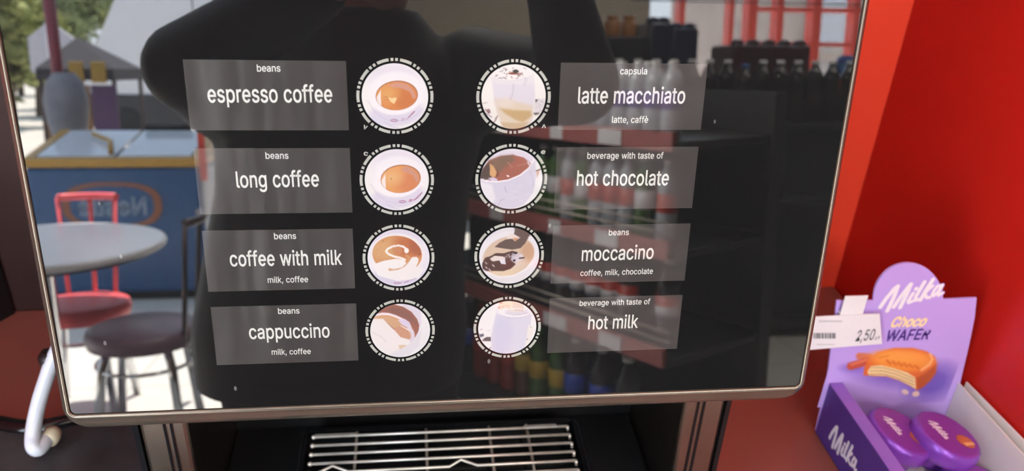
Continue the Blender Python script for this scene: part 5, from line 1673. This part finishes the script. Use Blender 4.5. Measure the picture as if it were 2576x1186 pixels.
def bottle(kind, loc, label, group, rot=0.0):
    h, r, bm_, cm_, bd, txt = KINDS[kind]
    if kind not in PROTO:
        o = PROTO[kind] = bottle_kind(h, r, bm_, cm_, bd, 'drink_bottle')
        o.location = Vector(tuple(map(float, loc)))
        o.rotation_euler = (0, 0, rot)
        o['label'] = label
    else:
        o = dup(PROTO[kind], loc, label, rot)
    o['group'] = group
    return o


def shelf_row(level, items, where, group):
    """items (kind, pixel x, pixel y, depth into shelf); counted from the near end of the shelf."""
    pts = []
    for kind, px, py, o in items:
        s_, _ = gs(px, py, o)
        pts.append([kind, s_, o])
    out = []
    for kind, s_, o in sorted(pts, key=lambda q: -q[1]):
        r = KINDS[kind][1]
        s_ = min(s_, S1 - r - 0.02)
        while any(math.hypot(s_ - q[1], o - q[2]) < r + KINDS[q[0]][1] + 0.002 for q in out):
            s_ -= 0.004
        out.append((kind, s_, o))
    cnt = {}
    for kind, s_, o in sorted(out, key=lambda q: -q[1]):
        row = 'front' if o < 0.12 else 'back'
        key = (kind, row)
        cnt[key] = cnt.get(key, 0) + 1
        q = XG @ Vector((s_, o, ZS[level] + 0.0005))
        bottle(kind, q, '%s, %s from the near end, %s row, %s' % (KINDS[kind][5], ORD[cnt[key] - 1], row, where), group)


shelf_row(0, [('redb', 1213, 905, 0.07), ('redb', 1247, 905, 0.07), ('redb', 1282, 905, 0.07), ('brownb', 1320, 890, 0.07), ('greenb', 1358, 885, 0.07), ('greenb', 1408, 890, 0.07),
              ('bigcola', 1450, 922, 0.07), ('bigcola', 1515, 922, 0.07), ('bigcola', 1580, 963, 0.07), ('bigcola', 1190, 900, 0.07),
              ('greenb', 1330, 870, 0.20), ('redb', 1270, 870, 0.20), ('bigcola', 1480, 890, 0.20), ('bigcola', 1420, 880, 0.20)], 'bottom shelf', 'drink bottles on the bottom shelf')
shelf_row(1, [('cola', 1449, 664, 0.06), ('cola', 1482, 668, 0.06), ('cola', 1517, 664, 0.06), ('cola', 1552, 660, 0.06), ('cola', 1684, 650, 0.06), ('cola', 1585, 640, 0.06),
              ('cola', 1418, 630, 0.06), ('cola', 1418, 623, 0.17), ('cola', 1472, 614, 0.17), ('cola', 1579, 621, 0.17), ('cola', 1520, 640, 0.17), ('cola', 1380, 620, 0.06)],
          'second shelf up', 'cola bottles on the second shelf')
shelf_row(2, [('limeb', 1425, 430, 0.06), ('clearb', 1452, 430, 0.06), ('limeb', 1482, 430, 0.06), ('clearb', 1515, 430, 0.06), ('clearb', 1548, 430, 0.06), ('clearb', 1588, 430, 0.06),
              ('limeb', 1625, 430, 0.06), ('clearb', 1682, 430, 0.06), ('limeb', 1400, 430, 0.06), ('clearb', 1470, 420, 0.17), ('limeb', 1540, 420, 0.17), ('clearb', 1610, 420, 0.17)],
          'third shelf up', 'small bottles on the third shelf')
shelf_row(3, [('water', 1540, 230, 0.06), ('water', 1580, 230, 0.06), ('water', 1615, 230, 0.06), ('water', 1650, 230, 0.06), ('water', 1692, 230, 0.06), ('water', 1500, 230, 0.06),
              ('water', 1465, 230, 0.06), ('water', 1560, 220, 0.17), ('water', 1630, 220, 0.17)], 'topmost shelf', 'water bottles on the top shelf')

# ---- second shelf unit across the aisle, parallel to the counter
QY = -3.45
q0 = rat(1440, 150, 1, QY)[0]
q1 = rat(2185, 150, 1, QY)[0]
g2 = thing('drinks_rack', ((q0 + q1) / 2, QY - 0.4, 0), 'long dark drinks rack standing across the aisle under the windows', 'rack')
zt = rat(1800, 150, 1, QY)[2] - 0.30
MB().box(q0, q1, QY - 0.30, QY, zt - 0.03, zt).build('shelf_board', 'shelf_metal', g2)
MB().box(q0, q1, QY - 0.85, QY - 0.30, 0.0, zt + 0.21).build('riser', 'shelf_metal', g2)
MB().box(q0, q1, QY - 0.30, QY - 0.10, 0.0, zt - 0.031).build('body', 'shelf_metal', g2)
MB().box(q0, q1, QY - 0.10, QY - 0.02, 0.06, 0.10).build('shelf_board', 'shelf_metal', g2)
MB().box(q0, q1, QY - 0.10, QY + 0.12, zt - 0.40, zt - 0.37).build('shelf_board', 'shelf_metal', g2)
nb = 16
for k in range(nb):
    x = q0 + 0.06 + (q1 - q0 - 0.12) * k / (nb - 1)
    bottle('darkb' if k == 9 else 'darkw', (x, QY - 0.06, zt + 0.0005),
           'dark bottle with a bright blue cap among white caps on the drinks rack' if k == 9 else
           'dark white-capped bottle, %s from the left as mirrored, top row of drinks rack' % ORD[k if k < 9 else k - 1], 'dark bottles along the top of the rack')
for k in range(5):
    x = rat(1770 + 46 * k, 195, 1, QY)[0]
    bottle('darkw', (x, QY + 0.06, zt - 0.3695), 'dark white-capped bottle, %s from the left as mirrored, lower row of drinks rack' % ORD[k], 'dark bottles on the lower rack shelf')
ztop = zt + 0.21


def pack(name, px0, px1, pytop, m_, label, cat, y0=QY - 0.75, y1=QY - 0.40, bumps=0):
    x0, x1 = rat(px0, 120, 1, y1)[0], rat(px1, 120, 1, y1)[0]
    z1 = rat((px0 + px1) / 2, pytop, 1, y1)[2]
    t = thing(name, ((x0 + x1) / 2, (y0 + y1) / 2, ztop), label, cat)
    MB().box(x0, x1, y0, y1, ztop + 0.001, z1 - 0.03, bev=0.015).build('wrap', m_, t)
    n = max(2, int((x1 - x0) / 0.08))
    for k in range(n):
        cx = x0 + (x1 - x0) * (k + 0.5) / n
        MB().lathe([(0.036, 0.0), (0.036, 0.02), (0.02, 0.032)], (cx, y1 - 0.06, z1 - 0.035), 14).build('bottle_top', m_, t)
    return t


pack('drinks_pack', 1846, 2042, 98, 'pack_wine', 'wine red shrink-wrapped drinks pack on the rack under the window', 'drinks pack')
pack('drinks_pack', 1690, 1757, 55, 'pack_navy', 'tall navy shrink-wrapped drinks pack on the rack, right of its twin', 'drinks pack')
pack('drinks_pack', 1634, 1688, 40, 'pack_navy', 'tall navy shrink-wrapped drinks pack on the rack, beside the tan wall', 'drinks pack')
x = rat(2132, 120, 1, QY - 0.5)[0]
tn = thing('round_tin', (x, QY - 0.5, ztop), 'round blue tin on the rack at the end of the window', 'tin')
MB().lathe([(0.05, 0.0), (0.052, 0.005), (0.052, 0.09), (0.04, 0.12)], (x, QY - 0.5, ztop + 0.001), 20).build('tin_body', 'cap_blue', tn)
MB().lathe([(0.054, 0.085), (0.054, 0.10), (0.03, 0.125)], (x, QY - 0.5, ztop + 0.001), 20).build('lid', 'band_blue', tn)
for k, px in enumerate((1540, 1582)):
    P = rat(px, 68, 1, QY - 0.5)
    j = thing('amber_jar', (P[0], QY - 0.5, ztop), ['amber honey jar on a dark crate, left one as mirrored', 'amber honey jar on a dark crate, right one as mirrored'][k], 'jar', 'amber jars on the crate')
    z0 = P[2] - 0.055
    MB().lathe([(0.034, 0.0), (0.042, 0.01), (0.042, 0.075), (0.03, 0.095)], (P[0], QY - 0.5, z0), 18).build('jar_body', 'amber', j)
    MB().lathe([(0.033, 0.094), (0.033, 0.112), (0.02, 0.113)], (P[0], QY - 0.5, z0), 16).build('lid', 'amber', j)
xa = rat(1515, 68, 1, QY - 0.5)[0]
xb_ = rat(1612, 68, 1, QY - 0.5)[0]
cr_ = thing('dark_crate', ((xa + xb_) / 2, QY - 0.5, ztop), 'dark crate on the rack carrying two amber jars', 'crate')
MB().box(xa, xb_, QY - 0.7, QY - 0.36, ztop + 0.001, z0 - 0.001, bev=0.008).build('crate_body', 'black_plastic', cr_)
MB().box(xa - 0.01, xb_ + 0.01, QY - 0.71, QY - 0.35, ztop + 0.02, ztop + 0.04, bev=0.004).build('crate_rim', 'black_plastic', cr_)


# ================================================================== THE PHOTOGRAPHER
def limb(mb, nodes):
    """a tapering limb: nodes (xyz, radius); round at every joint, later fused by remeshing."""
    P = [Vector(tuple(n[0])) for n in nodes]
    R0 = [n[1] for n in nodes]
    pts, rs = [], []
    for i in range(len(P) - 1):
        for k in range(6):
            pts.append(P[i].lerp(P[i + 1], k / 6))
            rs.append(R0[i] + (R0[i + 1] - R0[i]) * k / 6)
    pts.append(P[-1])
    rs.append(R0[-1])
    for i in range(len(P) - 1):
        mb.tube(pts[6 * i:6 * i + 7], rs[6 * i:6 * i + 7], 16)
    for p, r in zip(P, R0):
        mb.ellipsoid(tuple(p), r, r, r, 16, 10)
    return mb


def loft(mb, rings, seg=28):
    """a trunk: rings (xyz, rx, ry), each a flattened oval, closed top and bottom."""
    R_ = []
    for c, rx, ry in rings:
        R_.append([mb.bm.verts.new((c[0] + rx * math.copysign(abs(math.cos(2 * PI * k / seg)) ** 0.85, math.cos(2 * PI * k / seg)), c[1] + ry * math.sin(2 * PI * k / seg), c[2])) for k in range(seg)])
    for A, B in zip(R_, R_[1:]):
        for k in range(seg):
            mb.bm.faces.new((A[k], A[(k + 1) % seg], B[(k + 1) % seg], B[k]))
    mb.bm.faces.new(R_[0][::-1])
    mb.bm.faces.new(R_[-1])
    return mb


def remesh(ob, vox):
    md = ob.modifiers.new('r', 'REMESH')
    md.mode = 'VOXEL'
    md.voxel_size = vox
    sm = ob.modifiers.new('s', 'SMOOTH')
    sm.iterations = 3
    dg = bpy.context.evaluated_depsgraph_get()
    me = bpy.data.meshes.new_from_object(ob.evaluated_get(dg))
    ob.modifiers.clear()
    old = ob.data
    mats = [m for m in old.materials]
    ob.data = me
    me.name = ob.name
    bpy.data.meshes.remove(old)
    for f in me.polygons:
        f.use_smooth = True
    if not me.materials:
        for m in mats:
            me.materials.append(m)


cx, cyy, cz = CAM
RT, UPV, BK = (Vector(RW[:, i].tolist()) for i in range(3))       # camera right, up, back
pc = Vector(CAM.tolist()) + BK * 0.010 + RT * 0.052 - UPV * 0.018   # centre of the phone, its lens at the camera
person = thing('person', (-0.12, -0.86, 0), 'person in a black jacket photographing the coffee machine, mirrored in its dark panel', 'person')
hl = pc - RT * 0.095 + BK * 0.004
hr = pc + RT * 0.098 + BK * 0.004 - UPV * 0.004
wrl, pal = hl - RT * 0.025 + BK * 0.045 - UPV * 0.055, hl - RT * 0.006 + BK * 0.024 - UPV * 0.012
wrr, par = hr + RT * 0.025 + BK * 0.045 - UPV * 0.055, hr + RT * 0.006 + BK * 0.024 - UPV * 0.012
shl, ell = (-0.285, -0.80, 1.335), (-0.288, -0.60, 1.362)
shr, elr = (0.075, -0.80, 1.345), (0.190, -0.60, 1.345)
TORSO = [((-0.158, -0.86, 0.86), 0.188, 0.104), ((-0.155, -0.86, 0.95), 0.194, 0.110), ((-0.145, -0.85, 1.06), 0.178, 0.104), ((-0.125, -0.84, 1.18), 0.168, 0.110),
         ((-0.11, -0.825, 1.28), 0.175, 0.112), ((-0.105, -0.81, 1.345), 0.175, 0.095), ((-0.10, -0.80, 1.395), 0.115, 0.075), ((-0.09, -0.79, 1.42), 0.062, 0.060)]
LEGS = {-1: ((-0.235, -0.86, 0.86), (-0.235, -0.835, 0.49), (-0.24, -0.88, 0.09)), 1: ((-0.050, -0.86, 0.86), (-0.045, -0.835, 0.49), (-0.04, -0.88, 0.09))}
b = MB()
loft(b, TORSO)
limb(b, [((-0.09, -0.79, 1.38), 0.056), ((-0.075, -0.77, 1.46), 0.050), ((-0.06, -0.75, 1.52), 0.052)])
limb(b, [(shl, 0.060), (ell, 0.043), (wrl, 0.026), (pal, 0.024)])
limb(b, [(shr, 0.060), (elr, 0.043), (wrr, 0.026), (par, 0.024)])
for s_ in (-1, 1):
    h_, k_, a_ = LEGS[s_]
    limb(b, [(h_, 0.088), (k_, 0.056), (a_, 0.038), ((a_[0], -0.77, 0.05), 0.034)])
for hc, pal_, sg_ in ((hl, pal, -1), (hr, par, 1)):
    limb(b, [(pal_ + UPV * 0.022, 0.014), (pal_ - UPV * 0.024, 0.014)])
    for k in range(4):             # four fingers round the back of the phone, unequal and bent
        off = UPV * (0.028 - 0.019 * k)
        L = (0.036, 0.042, 0.040, 0.031)[k]
        p0 = pal_ + off * 0.8 + RT * sg_ * 0.006
        p1 = hc + off + RT * sg_ * 0.012 - BK * 0.008
        p2 = hc + off - RT * sg_ * 0.004 - BK * 0.0175
        p3 = hc + off - RT * sg_ * (L - 0.012) - BK * 0.0160
        if sg_ < 0:                # keep clear of the lens
            p3 = p2 + RT * 0.008
        limb(b, [(p0, 0.0095), (p1, 0.0086), (p2, 0.0076), (p3, 0.0062)])
    p0 = pal_ - UPV * 0.012
    p1 = hc - UPV * 0.020 + BK * 0.012 - RT * sg_ * 0.004
    p2 = hc - UPV * 0.006 + BK * 0.0130 - RT * sg_ * 0.026
    limb(b, [(p0, 0.0115), (p1, 0.0100), (p2, 0.0078)])
# head: skull, jaw, nose, brow, lips, ears; looks down at the phone
HX = Matrix.Translation((-0.055, -0.735, 1.565)) @ Matrix.Rotation(math.radians(-14), 4, 'X')
b.ellipsoid((0, -0.012, 0.025), 0.074, 0.094, 0.095, 28, 18, xf=HX)
b.ellipsoid((0, 0.022, -0.040), 0.056, 0.062, 0.072, 24, 16, xf=HX)
b.ellipsoid((0, 0.062, -0.098), 0.026, 0.020, 0.018, 14, 10, xf=HX)
b.tube([HX @ Vector(q) for q in ((0, 0.078, 0.012), (0, 0.092, -0.012), (0, 0.101, -0.032))], [0.009, 0.011, 0.015], 10)
for s_ in (-1, 1):
    b.ellipsoid((s_ * 0.012, 0.088, -0.036), 0.009, 0.010, 0.008, 10, 8, xf=HX)
    b.ellipsoid((s_ * 0.030, 0.070, 0.022), 0.024, 0.012, 0.008, 12, 8, xf=HX)
    b.ellipsoid((s_ * 0.038, 0.056, -0.028), 0.022, 0.018, 0.018, 12, 8, xf=HX)
    b.ellipsoid((s_ * 0.076, -0.006, -0.006), 0.008, 0.020, 0.032, 12, 10, xf=HX)
b.ellipsoid((0, 0.081, -0.062), 0.022, 0.008, 0.006, 14, 8, xf=HX)
b.ellipsoid((0, 0.078, -0.072), 0.019, 0.009, 0.007, 14, 8, xf=HX)
body = b.build('body', 'skin', person)
remesh(body, 0.0055)
for s_ in (-1, 1):
    e = MB()
    e.ellipsoid((s_ * 0.030, 0.070, 0.006), 0.0125, 0.0115, 0.0115, 16, 10, xf=HX)
    eo = e.build('eye', 'eye', person)
    e = MB()
    e.ellipsoid((s_ * 0.029, 0.0795, 0.004), 0.0055, 0.0030, 0.0055, 12, 8, xf=HX)
    e.build('iris', 'hair', eo)
b = MB()
b.ellipsoid((0, -0.024, 0.040), 0.083, 0.099, 0.094, 28, 18, xf=HX)
b.ellipsoid((0, -0.060, -0.020), 0.074, 0.056, 0.085, 24, 16, xf=HX)
for s_ in (-1, 1):
    b.ellipsoid((s_ * 0.066, -0.010, 0.016), 0.018, 0.040, 0.045, 14, 10, xf=HX)
ho = b.build('hair', 'hair', person)
remesh(ho, 0.006)
jk = MB()
loft(jk, [(c, rx + 0.026, ry + 0.026) for c, rx, ry in TORSO[0:6]] + [((-0.10, -0.80, 1.40), 0.125, 0.088), ((-0.085, -0.785, 1.445), 0.074, 0.070)])
for sh_, el_, wr_ in ((shl, ell, wrl), (shr, elr, wrr)):
    cu = Vector(el_).lerp(Vector(tuple(wr_)), 0.86)
    limb(jk, [(sh_, 0.080), (Vector(sh_).lerp(Vector(el_), 0.5), 0.064), (el_, 0.054), (cu, 0.038)])
jo = jk.build('jacket', 'cloth_black', person)
remesh(jo, 0.009)
tr_ = MB()
loft(tr_, [((-0.15, -0.86, 0.82), 0.175, 0.100), ((-0.155, -0.86, 0.88), 0.196, 0.114), ((-0.155, -0.86, 0.985), 0.200, 0.112)])
for s_ in (-1, 1):
    h_, k_, a_ = LEGS[s_]
    limb(tr_, [(h_, 0.102), (k_, 0.072), (a_, 0.058)])
to_ = tr_.build('trousers', 'trouser', person)
remesh(to_, 0.010)
for s_, x in ((-1, -0.243), (1, -0.040)):
    b = MB()
    b.ellipsoid((x, -0.80, 0.045), 0.052, 0.135, 0.05, 20, 12)
    b.ellipsoid((x, -0.88, 0.075), 0.048, 0.055, 0.07, 16, 10)
    b.box(x - 0.048, x + 0.048, -0.93, -0.675, 0.0, 0.022, bev=0.01)
    so_ = b.build('shoe', 'shoe', person)
    remesh(so_, 0.006)
    for v in so_.data.vertices:
        if v.co.z < 0.0:
            v.co.z = 0.0
ph = thing('phone', tuple(pc), 'black phone held sideways in both hands by the photographer', 'phone')
XP = Matrix(((RT.x, UPV.x, BK.x, pc.x), (RT.y, UPV.y, BK.y, pc.y), (RT.z, UPV.z, BK.z, pc.z), (0, 0, 0, 1)))
MB().box(-0.078, 0.078, -0.037, 0.037, -0.0042, 0.0042, bev=0.0035, seg=3, xf=XP).build('casing', 'black_gloss', ph)
MB().box(-0.074, 0.074, -0.0335, 0.0335, 0.0042, 0.0046, xf=XP).build('screen', 'van_dark', ph)
MB().lathe([(0.0085, 0.0), (0.0085, 0.0016), (0.0070, 0.0018)], seg=24, xf=XP @ Matrix.Translation((-0.052, 0.018, -0.0042)) @ Matrix.Rotation(PI, 4, 'X')).build('camera_lens', 'black_gloss', ph)
